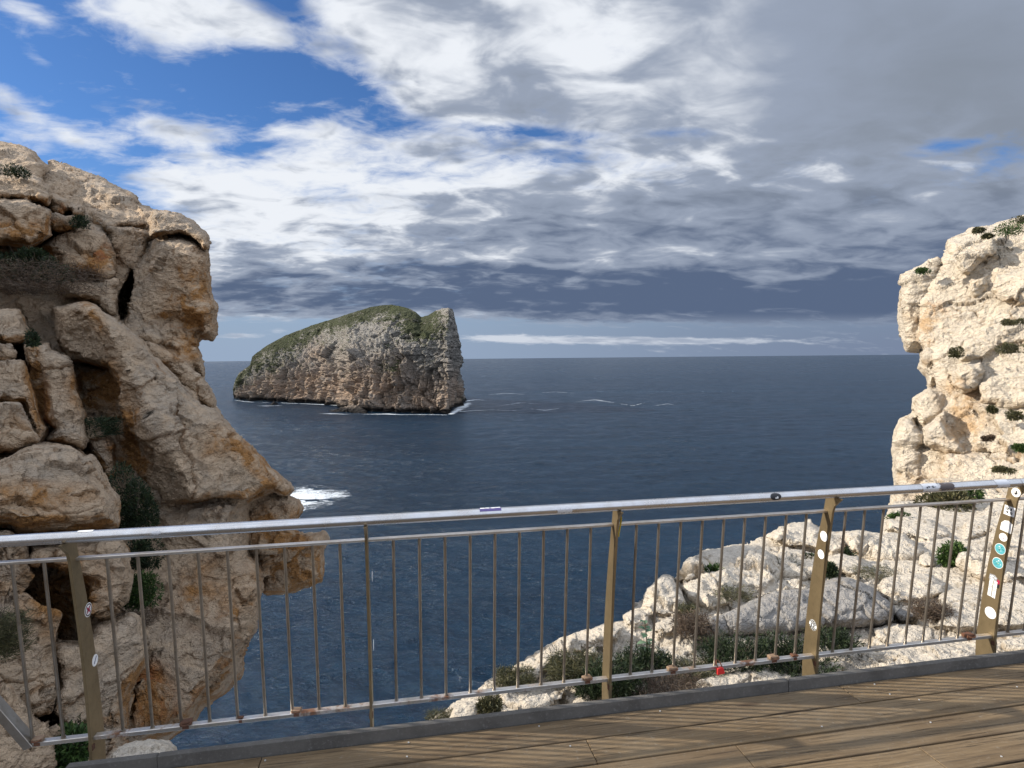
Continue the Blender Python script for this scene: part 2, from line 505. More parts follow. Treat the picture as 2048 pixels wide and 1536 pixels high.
def bump(t, p, h, strength=.5, dist=.02, prev=None):
    b = t.nodes.new('ShaderNodeBump'); b.inputs['Strength'].default_value = strength; b.inputs['Distance'].default_value = dist
    put(t, b.inputs['Height'], h)
    if prev is not None: t.links.new(prev.outputs[0], b.inputs['Normal'])
    t.links.new(b.outputs[0], p.inputs['Normal'])
    return b


def attr(t, name):
    n = t.nodes.new('ShaderNodeAttribute'); n.attribute_name = name
    return N(t, n.outputs['Fac'])


def geo(t):
    n = t.nodes.new('ShaderNodeNewGeometry'); return N(t, n.outputs['Position'])


def rock_mat(name, light, grey, ochre, red, k=1.0, ochre_amt=1.0, lichen=.5):
    m, t, p = mat(name)
    c = geo(t)
    big = noise(t, c, .55 * k, 5, .6); mid = noise(t, c, 2.6 * k, 8, .62, .6); fine = noise(t, c, 17 * k, 8, .65); grain = noise(t, c, 75 * k, 4, .6)
    st = attr(t, 'stain'); gr = attr(t, 'grey')
    col = mixc(t, (gr * .85 * mid.step(.3, .62)).sat(), light, grey)
    col = mixc(t, ((st * ochre_amt) * mid.step(.36, .62)).sat(), col, ochre)
    col = mixc(t, (st * big.step(.56, .7) * mid.step(.48, .62) * ochre_amt).sat() * .75, col, red)
    # lichen and dirt speckle, pale scuffs
    col = mixc(t, fine.step(.53, .68) * mid.step(.38, .6) * lichen, col, tuple(q * .42 for q in grey))
    col = mixc(t, fine.step(.42, .28) * .5, col, tuple(min(1, q * 1.22) for q in light))
    col = mixc(t, (grain - .5) * .7 + .18, col, tuple(q * .5 for q in light))
    cr = attr(t, 'crack')
    col = mixc(t, (cr * .8).sat(), col, tuple(q * .45 for q in ochre))
    pits = voro(t, c, 30.0 * k).step(.16, .06) * mid.step(.5, .62)
    col = mixc(t, pits * .8, col, tuple(q * .25 for q in ochre))
    t.links.new(col.s, p.inputs['Base Color'])
    p.inputs['Roughness'].default_value = .92
    p.inputs['Specular IOR Level'].default_value = .25
    wob = N(t, t.nodes.new('ShaderNodeVectorMath').outputs[0]); vm = wob.s.node; vm.operation = 'MULTIPLY_ADD'
    put(t, vm.inputs[0], noise(t, c, 4.0 * k, 4, .6, color=True)); vm.inputs[1].default_value = (.22 / k,) * 3; put(t, vm.inputs[2], c)
    ch1 = voro(t, mapping(t, wob, (1, 1, 1.7), (.15, .1, .4)), 9.0 * k); ch2 = voro(t, mapping(t, wob, (1, 1, 1.7), (.35, .2, .9)), 24.0 * k)
    v2 = voro(t, mapping(t, wob, (1, 1, 1.6), (.15, .1, .4)), 4.0 * k, 'DISTANCE_TO_EDGE')
    hair = (v2 + (fine - .5) * .10).step(.0, .030)
    h = fine * .65 + grain * .18 + mid * .7 + ch1 * ch1 * .75 + ch2 * ch2 * .30 + hair * .22 * mid.step(.42, .6)
    bump(t, p, h, 1.0, (.085 if k == 1 else .052) / k)
    return m


M = {}
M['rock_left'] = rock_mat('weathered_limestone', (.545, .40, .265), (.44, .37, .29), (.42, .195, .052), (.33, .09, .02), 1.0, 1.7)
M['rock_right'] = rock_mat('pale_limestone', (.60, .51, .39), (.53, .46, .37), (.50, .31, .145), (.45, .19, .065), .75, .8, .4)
M['rock_near'] = rock_mat('near_limestone', (.62, .54, .43), (.55, .49, .41), (.50, .35, .19), (.44, .22, .09), 1.3, .6, .35)
M['rock_slab'] = rock_mat('shade_grey_limestone', (.33, .305, .275), (.29, .272, .25), (.34, .27, .19), (.32, .2, .11), 1.6, .3, .4)  # shade on the long slab is put into this darker grey


def metal(name, base, dirt, rough, metallic=.9, rust=0.0, brushed=0.3):
    m, t, p = mat(name)
    c = geo(t)
    n1 = noise(t, c, 9, 6, .6); n2 = noise(t, c, 60, 6, .65); n3 = noise(t, c, 260, 3, .6)
    col = mixc(t, (n1.step(.35, .7) * .7 + n2.step(.5, .75) * .4).sat(), base, dirt)
    r = n1 * .22 + (rough - .1) + n2 * .08
    met = None
    if rust:
        rs = (noise(t, c, 4.5, 5, .6, .5) + n2 * .25).step(.80 - rust * .25, .92 - rust * .2)
        rc = mixc(t, n2.step(.35, .65), (.07, .030, .016), (.155, .064, .025))
        col = mixc(t, rs, col, rc); r = r + rs * .4
        met = (1 - rs) * metallic
    t.links.new(col.s, p.inputs['Base Color']); t.links.new(r.sat().s, p.inputs['Roughness'])
    if met is not None: t.links.new(met.s, p.inputs['Metallic'])
    else: p.inputs['Metallic'].default_value = metallic
    bump(t, p, n2 * .6 + n3 * .4, .25, .001)
    return m


M['steel'] = metal('stained_steel', (.58, .54, .49), (.38, .31, .235), .30)
M['tube'] = metal('steel_tube', (.60, .59, .585), (.50, .465, .43), .20)
M['rod'] = metal('steel_rod', (.36, .325, .28), (.21, .17, .125), .36)
M['bar_rust'] = metal('rust_spotted_steel', (.58, .55, .51), (.40, .33, .25), .38, .9, .55)
M['blade'] = metal('bronze_stained_steel', (.30, .225, .125), (.19, .14, .075), .40, .75)
M['rust'] = metal('rusted_iron', (.115, .045, .020), (.06, .028, .016), .85, .05)
M['rust_pale'] = metal('corroded_brass', (.24, .16, .10), (.13, .06, .028), .7, .2)


def plain(name, c, rough=.5, metallic=0.0, var=.15, spec=.4):
    m, t, p = mat(name)
    g = geo(t); n = noise(t, g, 130, 5, .6); n0 = noise(t, g, 18, 4, .6)
    col = mixc(t, (n.step(.4, .7) * var + n0.step(.45, .75) * var).sat(), c, tuple(q * .55 for q in c))
    t.links.new(col.s, p.inputs['Base Color']); p.inputs['Roughness'].default_value = rough; p.inputs['Metallic'].default_value = metallic
    p.inputs['Specular IOR Level'].default_value = spec
    return m


M['white'] = plain('white_vinyl', (.80, .79, .77), .45)
M['black'] = plain('black_ink', (.018, .018, .020), .45)
M['purple'] = plain('violet_vinyl', (.085, .065, .20), .4)
M['red'] = plain('red_lacquer', (.60, .035, .030), .35)
M['crimson'] = plain('crimson_ink', (.36, .02, .06), .45)
M['navy'] = plain('navy_ink', (.03, .05, .16), .45)
M['aqua'] = plain('aqua_ink', (.085, .34, .38), .45)
M['teal'] = plain('teal_ink', (.02, .16, .15), .45)
M['leafgreen'] = plain('green_ink', (.20, .45, .28), .45)
M['silver'] = plain('silver_tape', (.62, .62, .63), .3, .3)
M['umber'] = plain('brown_paper', (.10, .08, .075), .7)
M['yellow'] = plain('yellow_tape', (.72, .52, .04), .5)
M['grey_ink'] = plain('grey_ink', (.30, .30, .31), .5)


def kerb_mat():
    m, t, p = mat('grey_kerb_coating'); c = geo(t)
    n1 = noise(t, c, 6, 7, .65); n2 = noise(t, c, 70, 6, .65)
    col = mixc(t, n1.step(.35, .7), (.098, .090, .080), (.062, .056, .049))
    col = mixc(t, n2.step(.52, .75) * .7, col, (.16, .153, .14))
    col = mixc(t, n2.step(.42, .25) * .5, col, (.06, .056, .05))
    t.links.new(col.s, p.inputs['Base Color']); p.inputs['Roughness'].default_value = .85
    bump(t, p, n2 + n1 * .5, .5, .004); return m


M['kerb'] = kerb_mat()


def wood_mat():
    m, t, p = mat('weathered_planks')
    c = coord(t, 'Object')                     # x along the boards
    pl = attr(t, 'plank')
    x, y, z = split(t, c)
    c2 = combine(t, x + pl * 7.3, y, z + pl * 3.1)
    g1 = noise(t, mapping(t, c2, (1.6, 26, 8)), 1.0, 8, .62, .9)
    g2 = noise(t, mapping(t, c2, (5.0, 150, 30)), 1.0, 6, .6, .2)
    wv = noise(t, mapping(t, c2, (1.1, 8, 3)), 1.0, 3, .5, 1.2)
    rings = t.nodes.new('ShaderNodeTexWave'); rings.wave_type = 'RINGS'; rings.rings_direction = 'SPHERICAL'
    put(t, rings.inputs['Vector'], mapping(t, c2, (2.2, 14, 5))); rings.inputs['Scale'].default_value = 1.3
    rings.inputs['Distortion'].default_value = 7; rings.inputs['Detail'].default_value = 4; rings.inputs['Detail Scale'].default_value = 1.1
    rg = N(t, rings.outputs['Fac'])
    big = noise(t, c, 1.7, 5, .6)
    col = mixc(t, g1.step(.3, .7), (.215, .148, .080), (.115, .076, .040))
    col = mixc(t, (rg.step(.55, .95) * wv.step(.45, .65) * .6).sat(), col, (.095, .066, .041))
    col = mixc(t, g2.step(.52, .72) * .65, col, (.055, .040, .027))
    col = mixc(t, big.step(.45, .72) * .5, col, (.205, .160, .105))
    g3 = noise(t, mapping(t, c2, (2.2, 70, 20)), 1.0, 5, .6, .3)
    col = mixc(t, g3.step(.60, .68) * .8, col, (.030, .021, .014))
    col = mixc(t, noise(t, c, 38, 6, .7).step(.56, .72) * .55, col, (.26, .225, .175))
    kn = voro(t, mapping(t, c2, (1.3, 5.5, 1)), 1.0)
    col = mixc(t, kn.step(.11, .05) * .75, col, (.05, .03, .018))
    col = mixc(t, (pl - .5) * .35 + .12, col, (.08, .058, .038))
    t.links.new(col.s, p.inputs['Base Color']); p.inputs['Roughness'].default_value = .82
    p.inputs['Specular IOR Level'].default_value = .25
    bump(t, p, g2 * .6 + g1 * .6 + rg * .15 - g3.step(.58, .68) * .6, .9, .005)
    return m


M['wood'] = wood_mat()
M['screw'] = plain('zinc_screw', (.55, .54, .52), .4, .4)


def leaf_mat(name, a, b, c_, trans=.25):
    m, t, p = mat(name)
    s = attr(t, 'shade')
    col = mixc(t, s.step(0, .6), a, b); col = mixc(t, s.step(.7, 1.0), col, c_)
    t.links.new(col.s, p.inputs['Base Color']); p.inputs['Roughness'].default_value = .6
    p.inputs['Specular IOR Level'].default_value = .3
    tr = t.nodes.new('ShaderNodeBsdfTranslucent'); t.links.new(col.s, tr.inputs[0])
    mx = t.nodes.new('ShaderNodeMixShader'); mx.inputs[0].default_value = trans
    t.links.new(p.outputs[0], mx.inputs[1]); t.links.new(tr.outputs[0], mx.inputs[2])
    t.links.new(mx.outputs[0], t.nodes['Material Output'].inputs[0])
    return m


M['leaf_dark'] = leaf_mat('dark_leaves', (.010, .018, .008), (.022, .038, .013), (.055, .07, .026), .1)
M['leaf_green'] = leaf_mat('green_leaves', (.020, .042, .010), (.045, .085, .018), (.09, .14, .035), .15)
M['leaf_olive'] = leaf_mat('olive_leaves', (.036, .038, .018), (.075, .072, .03), (.14, .12, .055), .12)
M['leaf_brown'] = leaf_mat('dry_twigs', (.06, .042, .030), (.12, .082, .055), (.20, .15, .10))
M['leaf_blue'] = leaf_mat('blue_green_leaves', (.05, .10, .06), (.09, .16, .095), (.15, .23, .14))
M['twig'] = plain('grey_twig', (.11, .085, .065), .9)


def sea_mat():
    m, t, p = mat('sea_water')
    c = geo(t); far = attr(t, 'far')
    w2 = noise(t, mapping(t, c, (.55, 1.2, 1), (0, 0, rad(-12))), 1.0, 6, .62, .4)
    w3 = noise(t, mapping(t, c, (1.8, 3.4, 1), (0, 0, rad(8))), 1.0, 4, .6, .2)
    w1 = noise(t, mapping(t, c, (.05, .16, 1), (0, 0, rad(10))), 1.0, 5, .6, .5)
    patch = noise(t, mapping(t, c, (.0022, .012, 1), (0, 0, rad(-10))), 1.0, 5, .55, .6)
    base = mixc(t, patch.step(.35, .7), (.003, .016, .034), (.005, .024, .048))
    t.links.new(base.s, p.inputs['Base Color'])
    p.inputs['IOR'].default_value = 1.333
    put(t, p.inputs['Roughness'], far * .16 + patch * .10 + .05)
    h = w2 * .75 + w3 * .16 + w1 * far * 4.0
    bump(t, p, h, 1.0, 1.5)
    return m


M['sea'] = sea_mat()


def foam_mat():
    m, t, p = mat('white_foam')
    c = geo(t); a = attr(t, 'foam')
    n1 = noise(t, mapping(t, c, (1, 1.6, 1)), .22, 8, .66, 1.2); n2 = noise(t, c, 1.1, 6, .65, .8)
    v = voro(t, mapping(t, c, (1, 1.2, 1)), .55, 'DISTANCE_TO_EDGE')
    lace = (n1 * 1.5 + n2 * .8 - v * .5)
    k = (a * 1.0 + lace - 2.02).step(-.22, .62)
    p.inputs['Base Color'].default_value = (.80, .84, .86, 1); p.inputs['Roughness'].default_value = .8
    tr = t.nodes.new('ShaderNodeBsdfTransparent'); mx = t.nodes.new('ShaderNodeMixShader')
    put(t, mx.inputs[0], k * .95)
    t.links.new(tr.outputs[0], mx.inputs[1]); t.links.new(p.outputs[0], mx.inputs[2])
    t.links.new(mx.outputs[0], t.nodes['Material Output'].inputs[0])
    return m


M['foam'] = foam_mat()


def island_mat():
    m, t, p = mat('island_limestone')
    c = geo(t)
    veg, dark, pink = attr(t, 'veg'), attr(t, 'dark'), attr(t, 'stain')
    big = noise(t, c, .035, 6, .6); mid = noise(t, mapping(t, c, (1, 1, 1.8), (.28, 0, .3)), .16, 8, .65, .8); fine = noise(t, mapping(t, c, (1, 1, 1.6)), .6, 8, .7, .4)
    col = mixc(t, mid.step(.34, .66), (.215, .198, .175), (.32, .295, .26))
    col = mixc(t, (pink * (big * .6 + mid * .7).step(.42, .72)).sat(), col, (.35, .245, .17))
    col = mixc(t, fine.step(.50, .70) * .75, col, (.055, .050, .043))
    col = mixc(t, fine.step(.44, .30) * .5, col, (.37, .34, .295))
    g = mixc(t, fine.step(.35, .6), (.026, .031, .015), (.060, .064, .031))
    g = mixc(t, big.step(.5, .7) * .5, g, (.068, .080, .032))
    col = mixc(t, (veg * 1.05 + mid * 1.9 + fine * 2.2 - 2.36).step(-.02, .20), col, g)
    col = mixc(t, dark, col, (.022, .019, .017))
    t.links.new(col.s, p.inputs['Base Color']); p.inputs['Roughness'].default_value = .95
    p.inputs['Specular IOR Level'].default_value = .2
    ch = voro(t, mapping(t, c, (1, 1, 2.0), (.3, .1, .2)), .28)
    bump(t, p, mid * 1.1 + fine * .9 + ch * ch * .8, 1.0, 2.4)
    return m


M['island'] = island_mat()

# ------------------------------------------------------------------ sea, foam
def build_sea():
    # wide flat sheet out to the horizon, and a wind-roughened sheet over it within a few kilometres
    V = [(0, 0, SEA - 1.6)]; F = []
    radii = [60, 700, 2500, 6500, 9000, 30000, 90000]; seg = 96
    for r in radii:
        V += [(r * math.cos(2 * math.pi * k / seg), r * math.sin(2 * math.pi * k / seg), SEA - (1.6 if r < 6600 else .0)) for k in range(seg)]
    F += [(0, 1 + k, 1 + (k + 1) % seg, 1 + (k + 1) % seg) for k in range(seg)]
    for i in range(len(radii) - 1):
        a, b = 1 + i * seg, 1 + (i + 1) * seg
        F += [(a + k, b + k, b + (k + 1) % seg, a + (k + 1) % seg) for k in range(seg)]
    F = [tuple(dict.fromkeys(f)) for f in F]
    n0 = len(V)
    na, nr = 860, 1080
    th = np.linspace(rad(90 + 49), rad(90 - 49), na); R = 86 * (6900 / 86) ** np.linspace(0, 1, nr)
    X = (R[:, None] * np.cos(th)[None]).ravel(); Y = (R[:, None] * np.sin(th)[None]).ravel(); RR = np.repeat(R, na)
    dr = RR * (math.log(6900 / 86) / (nr - 1)); da = RR * rad(98) / (na - 1); cell = np.maximum(dr, da)
    rr = np.random.default_rng(12); n = 84
    lam = np.exp(rr.uniform(math.log(.8), math.log(40), n)); wind = rad(-78)
    ang = wind + rr.normal(0, .55, n); ph = rr.uniform(0, 2 * math.pi, n)
    wgt = np.exp(-((np.log(lam) - math.log(3.4)) / 1.05) ** 2) + .25
    Z = np.zeros(len(X)); DX = np.zeros(len(X)); DY = np.zeros(len(X)); lost = np.zeros(len(X))
    gust = .75 + .5 * (np.sin(X / 71 + 1.3 * np.sin(Y / 113)) * np.sin(Y / 59 + 2 * np.sin(X / 140)))
    s0 = .27 * math.sqrt(2 / (wgt ** 2).sum())
    for k in range(n):
        kk = 2 * math.pi / lam[k]; s = s0 * wgt[k]; amp = s / kk
        fade = np.clip((lam[k] / cell - 2.2) / 1.6, 0, 1)
        q = kk * (X * math.cos(ang[k]) + Y * math.sin(ang[k])) + ph[k]
        g = gust if lam[k] < 9 else 1.0
        Z += amp * fade * g * np.sin(q); c = amp * fade * g * np.cos(q) * .9
        DX += math.cos(ang[k]) * c; DY += math.sin(ang[k]) * c; lost += s * s * (1 - fade)
    far = np.clip(lost / (s0 ** 2 * (wgt ** 2).sum()), 0, 1)
    W = np.stack([X + DX, Y + DY, SEA + Z], -1)
    i, j = np.meshgrid(np.arange(nr - 1), np.arange(na - 1), indexing='ij')
    q = n0 + np.stack([i * na + j, i * na + j + 1, (i + 1) * na + j + 1, (i + 1) * na + j], -1).reshape(-1, 4)[:, ::-1]
    me_v = np.concatenate([np.array(V), W])
    tris = [f + (f[2],) if len(f) == 3 else f for f in F]
    me_f = np.concatenate([np.array([f for f in F if len(f) == 4]), q])
    o = mesh_obj('sea', me_v, me_f, M['sea'], attrs={'far': np.concatenate([np.ones(n0), far])})
    tag(o, 'dark blue choppy sea reaching out to a level horizon', 'sea', kind='structure')


build_sea()


def foam_sheet(uv_line, widths, amp, label, zoff=.12, res=2.2, group=None):
    """white water lying on the sea along a line of photo points; widths in metres to either side"""
    P = np.array([onz(u, v, SEA)[:2] for u, v in uv_line]); W = np.asarray(widths, float)
    seg = np.linalg.norm(np.diff(P, axis=0), axis=1); L = np.concatenate([[0], np.cumsum(seg)])
    n = max(int(L[-1] / res), 12); s = np.linspace(0, L[-1], n)
    x = np.interp(s, L, P[:, 0]); y = np.interp(s, L, P[:, 1]); w = np.interp(s, L, W)
    a = np.interp(s, L, np.asarray(amp, float))
    tx, ty = np.gradient(x), np.gradient(y); q = np.hypot(tx, ty) + 1e-9; nx, ny = -ty / q, tx / q
    k = 15; V, A = [], []
    jit = fbm(np.stack([s * .06, s * 0, s * 0], -1), 3, seed=5)
    for i in range(n):
        for j in range(k):
            c = j / (k - 1) * 2 - 1
            V.append((x[i] + nx[i] * c * w[i] * (1 + .6 * jit[i]), y[i] + ny[i] * c * w[i] * (1 + .6 * jit[i]), SEA + zoff + .25 * (1 - c * c)))
            A.append((1 - abs(c) ** 1.6) * a[i] * (0 if i in (0, n - 1) else 1))
    F = np.array([(i * k + j, i * k + j + 1, (i + 1) * k + j + 1, (i + 1) * k + j) for i in range(n - 1) for j in range(k - 1)])
    o = mesh_obj('sea_foam', V, F, M['foam'], attrs={'foam': A})
    tag(o, label, 'foam', group, 'stuff')


# ------------------------------------------------------------------ the island
def build_island():
    fw = [(466, 797), (474, 800), (500, 802), (540, 804), (590, 806), (640, 809), (672, 813), (695, 823), (760, 826.5), (830, 827.5), (898, 828)]
    ew = [(906, 823), (915, 816), (925, 808), (934, 800)]
    sil = [(466, 797), (467, 772), (472, 757), (478, 746), (500, 730), (505, 712), (530, 693), (570, 671), (620, 652), (680, 633), (740, 614), (765, 610), (782, 609.5), (800, 612), (822, 618), (832, 624), (842, 634), (856, 631), (870, 622), (885, 617), (897, 615.5), (904, 618), (908, 625), (914, 655), (918, 695), (921, 745), (927, 785), (934, 800)]
    SU = np.array([p[0] for p in sil], float); SV = np.array([p[1] for p in sil], float)
    SU[0] = 465.5
    FU = np.array([p[0] for p in fw + ew], float); FV = np.array([p[1] for p in fw + ew], float)
    nc, nf, nb = 620, 250, 50
    cu = np.concatenate([np.linspace(466, 480, 60)[:-1], np.linspace(480, 895, 440)[:-1], np.linspace(895, 934, nc - 498)])
    nc = len(cu)
    rows = []
    # ridge runs to the right peak slightly ahead of the water line's corner
    for u in cu:
        vw = np.interp(u, FU, FV); W = onz(u, vw, SEA)
        vt = np.interp(u, SU, SV)
        dW = (W - EYE) @ FWD
        setb = np.interp(u, [466, 480, 520, 620, 760, 840, 885, 905, 934], [0, 14, 45, 85, 95, 70, 34, 8, 0])
        T = at(u, vt, dW + setb)
        T[2] = max(T[2], SEA + 1)
        hh = T[2] - SEA
        wid = np.interp(u, [466, 480, 560, 800, 890, 910, 934], [4, 40, 120, 190, 150, 40, 2])
        rows.append((W, T, dW, wid))
    V = np.zeros((nc, nf + nb, 3))
    s = np.linspace(0, 1, nf)
    back = np.array([-.12, .99, 0])
    for i, (W, T, dW, wid) in enumerate(rows):
        u = cu[i]
        # lower part a steep cliff, upper part a slope
        kx = np.interp(u, [470, 560, 700, 800, 880, 930], [.42, .40, .42, .55, .75, .8])
        hz = s
        b = np.where(s < kx, .16 * (s / kx) ** 1.2, .16 + .84 * ((s - kx) / (1 - kx)) ** 1.15)
        b = np.clip(b, 0, 1)
        p = W[None, :] * (1 - b[:, None]) + T[None, :] * b[:, None]
        p[:, 2] = W[2] - 3 + (T[2] - W[2] + 3) * hz
        V[i, :nf] = p
        B = T + back * wid; B[2] = SEA - 3
        q = np.linspace(0, 1, nb + 1)[1:]
        V[i, nf:] = T[None] * (1 - q[:, None]) + B[None] * q[:, None]
        V[i, nf:, 2] = T[2] + (B[2] - T[2]) * (q ** 2.0)
    m = nf + nb
    V = V.reshape(-1, 3)
    ii, jj = np.meshgrid(np.arange(nc - 1), np.arange(m - 1), indexing='ij')
    Q = np.stack([ii * m + jj, (ii + 1) * m + jj, (ii + 1) * m + jj + 1, ii * m + jj + 1], -1).reshape(-1, 4)
    n = normals(V, Q)
    # relief
    bed = np.array([-.22, -.10, 1]); bed /= np.linalg.norm(bed)
    e1 = np.cross(bed, [0, 1, 0]); e1 /= np.linalg.norm(e1); e2 = np.cross(bed, e1)
    P = np.stack([V @ e1, V @ e2, V @ bed], -1)
    wv = np.stack([fbm(P / 42, 3, seed=60 + k) for k in range(3)], -1)
    hgt = V[:, 2] - SEA
    top = np.repeat(np.array([r[1][2] for r in rows]) - SEA, m); rel = hgt / np.maximum(top, 1)
    edge = np.minimum(1, top / 45) * np.interp(np.repeat(cu, m), [466, 870, 890, 934], [1, 1, .8, .8])
    row = np.tile(np.arange(m), nc); ridge_fade = np.interp(row, [0, nf - 60, nf - 18, nf - 1, nf + 6], [1, 1, .5, .12, .12])
    ridge_fade *= 1 - .5 * sstep(rel, .5, .9) * (np.repeat(cu, m) < 880)
    d = np.zeros(len(V))
    f1, f2, r, o = voronoi(np.stack([P[:, 0] / 30, P[:, 1] / 30, P[:, 2] / 46], -1) + wv * .9, 3)
    d += 6 * (r[:, 0] - .5) + 8 * ((r - .5) * 2 * o).sum(1) + 9 * (f1 * f1 - .3)
    d -= 4.5 * np.exp(-((f2 - f1) / .08) ** 2)
    f1, f2, r, o = voronoi(np.stack([P[:, 0] / 13, P[:, 1] / 13, P[:, 2] / 10], -1) + wv * 1.4, 8)
    d += 2.4 * (r[:, 0] - .5) + 3.0 * ((r - .5) * 2 * o).sum(1) + 5.5 * (f1 * f1 - .3)
    d -= 2.2 * np.exp(-((f2 - f1) / .08) ** 2)
    z = P[:, 2] / 8.5 + wv[:, 0] * 2.4 + .9 * fbm(P / 17, 3, seed=61); saw = z - np.floor(z)
    d += 2.0 * (np.where(saw < .75, saw, (1 - saw) * 3) - .4) * sstep(fbm(P / 60, 2, seed=90), -.25, .3)
    f1, f2, r, o = voronoi(np.stack([P[:, 0] / 5.5, P[:, 1] / 5.5, P[:, 2] / 3.2], -1) + wv * 2, 18)
    d += 1.2 * (r[:, 0] - .5) + 1.2 * ((r - .5) * 2 * o).sum(1) + 2.6 * (f1 * f1 - .3)
    d += 2.6 * fbm(P / 11, 4, .55, 70, ridged=True)
    f1, f2, r, o = voronoi(np.stack([P[:, 0] / 3.2, P[:, 1] / 3.2, P[:, 2] / 1.5], -1) + wv * 2, 28)
    d += 1.1 * (r[:, 0] - .5) + 1.0 * ((r - .5) * 2 * o).sum(1)
    # vertical chimneys and sea caves in the lower wall
    gul = fbm(np.stack([V[:, 0] / 17, V[:, 1] / 17, V[:, 2] / 90], -1) + wv * .35, 3, .5, 77, ridged=True)
    d -= 10.5 * sstep(gul, .38, .85) * sstep(rel, .75, .3)
    V2 = V + n * (d * edge * ridge_fade)[:, None]
    # notch cut by the waves
    k = sstep(hgt, 9, 2) * (np.tile(np.arange(m), nc) < nf)
    V2 += np.array([.1, 1, 0])[None] * (k * 3.0)[:, None] * edge[:, None]
    n2 = normals(V2, Q)
    # where the bushes grow: the slope above the cliff, in patches seen in the photo
    dd = (V2 - EYE); zf = dd @ FWD; pu = 1024 + FPX * (dd @ RGT) / zf; pv = 768 - FPX * (dd @ UPV) / zf
    def bl(cx, cy, sx, sy, a): return a * np.exp(-((pu - cx) / sx) ** 2 - ((pv - cy) / sy) ** 2)
    vt = np.interp(pu, SU, SV)
    under = pv - vt
    veg = sstep(under, 40, 0) * .34 * sstep(pu, 880, 800) + .26 * sstep(under, 95, 20) * sstep(pu, 880, 820)
    veg += bl(850, 660, 45, 26, .75) + bl(790, 735, 26, 18, .7) + bl(590, 690, 40, 16, .4) + bl(860, 628, 30, 9, .6) + bl(700, 640, 60, 14, .35) + bl(540, 730, 40, 25, .35) + bl(775, 690, 14, 14, .4) + bl(760, 614, 40, 6, .5)
    veg -= bl(625, 700, 28, 14, .4) + bl(745, 665, 26, 16, .4) + bl(830, 618, 14, 8, .5) + bl(912, 680, 12, 80, .5)
    veg += .35 * (np.clip(n2[:, 2], 0, 1) - .45) + .75 * fbm(P / 26, 4, .6, 99) + .5 * fbm(np.stack([P[:, 0] / 22, P[:, 1] / 22, P[:, 2] / 3.5], -1), 3, .6, 98)
    veg = np.clip(veg, 0, 1.2) * sstep(rel, .18, .4)
    veg[np.tile(np.arange(m), nc) >= nf] = .5
    stain = np.clip(sstep(rel, .75, .2) * .8 + bl(625, 705, 30, 25, .5) + bl(640, 770, 120, 25, .4) + .5 * fbm(P / 30, 3, .5, 44) - bl(860, 740, 50, 30, .3), 0, 1)
    dark = sstep(V2[:, 2] - SEA + 1.2 * fbm(P / 6, 3, seed=4), 7.0, 3.0)
    o = mesh_obj('island', V2, Q, M['island'], loc=(-250, 800, SEA), attrs={'veg': veg, 'stain': stain, 'dark': dark})
    tag(o, 'steep limestone island with green slopes standing alone out at sea', 'island', kind='structure')
    # low shelf and stacks of dark rock at the foot
    def skerry(pts, hgts, wid, seed, label):
        c = [onz(u, v, SEA) for u, v in pts]
        n_, k_ = 60, 24; Vs = []
        for i in range(n_):
            q = i / (n_ - 1) * (len(c) - 1); a = min(int(q), len(c) - 2); w = q - a
            p = c[a] * (1 - w) + c[a + 1] * w; h = hgts[a] * (1 - w) + hgts[a + 1] * w
            pr = math.sin(math.pi * min(max(i / (n_ - 1), 0.0), 1.0)) ** .35
            for j in range(k_):
                an = math.pi * j / (k_ - 1)
                Vs.append(p + np.array([0, -math.cos(an) * wid * pr, 0]) + np.array([0, 0, math.sin(an) ** .8 * h * pr - 1.0]))
        Vs = np.array(Vs); ii, jj = np.meshgrid(np.arange(n_ - 1), np.arange(k_ - 1), indexing='ij')
        Qs = np.stack([ii * k_ + jj, (ii + 1) * k_ + jj, (ii + 1) * k_ + jj + 1, ii * k_ + jj + 1], -1).reshape(-1, 4)
        nn = normals(Vs, Qs)
        f1, f2, r, o_ = voronoi(Vs / 4.5, seed)
        Vs = Vs + nn * (1.8 * (r[:, 0] - .5) + 2.2 * ((r - .5) * o_).sum(1) + 1.0 * fbm(Vs / 3, 3, seed=seed))[:, None]
        dk = sstep(Vs[:, 2] - SEA, 9.0, 4.0)
        ob = mesh_obj('sea_rock', Vs, Qs, M['island'], loc=c[0], attrs={'veg': dk * 0, 'stain': dk * 0 + .6, 'dark': dk})
        tag(ob, label, 'rock')
    skerry([(542, 809), (549, 809), (556, 809)], [2, 6.5, 2], 4, 3, 'small dark sea stack standing off the island near its low end')
    skerry([(655, 822), (680, 823), (705, 824), (735, 826)], [3, 4.5, 9, 8], 8, 8, 'low dark rock shelf running out from the foot of the island')


build_island()
foam_sheet([(470, 801), (500, 804.5), (540, 806)], [3.5, 4, 3.5], [1.24, 1.29, 1.14], 'thin white surf line under the low end of the island')
foam_sheet([(512, 812), (535, 812.3), (569, 811.5)], [2, 4.5, 2], [1.04, 1.44, 1.14], 'white surf around the small sea stack')
foam_sheet([(560, 806), (620, 808.5), (660, 810), (695, 812.5)], [4, 5, 7, 6], [1.24, 1.29, 1.49, 1.34], 'white surf line along the middle of the island cliff')
foam_sheet([(636, 828), (665, 828), (690, 829), (715, 828.5), (745, 829), (775, 828.5), (800, 830), (840, 829.5), (900, 830.5)], [2, 5, 4, 1.5, 4, 7, 4, 3.5, 3.5], [1.04, 1.44, 1.24, 1.04, 1.34, 1.54, 1.29, 1.29, 1.29], 'white surf breaking along the near foot of the island')
foam_sheet([(900, 830), (912, 823), (925, 815), (938, 806)], [5, 9, 14, 12], [1.34, 1.44, 1.44, 1.24], 'broken white water behind the steep end of the island')
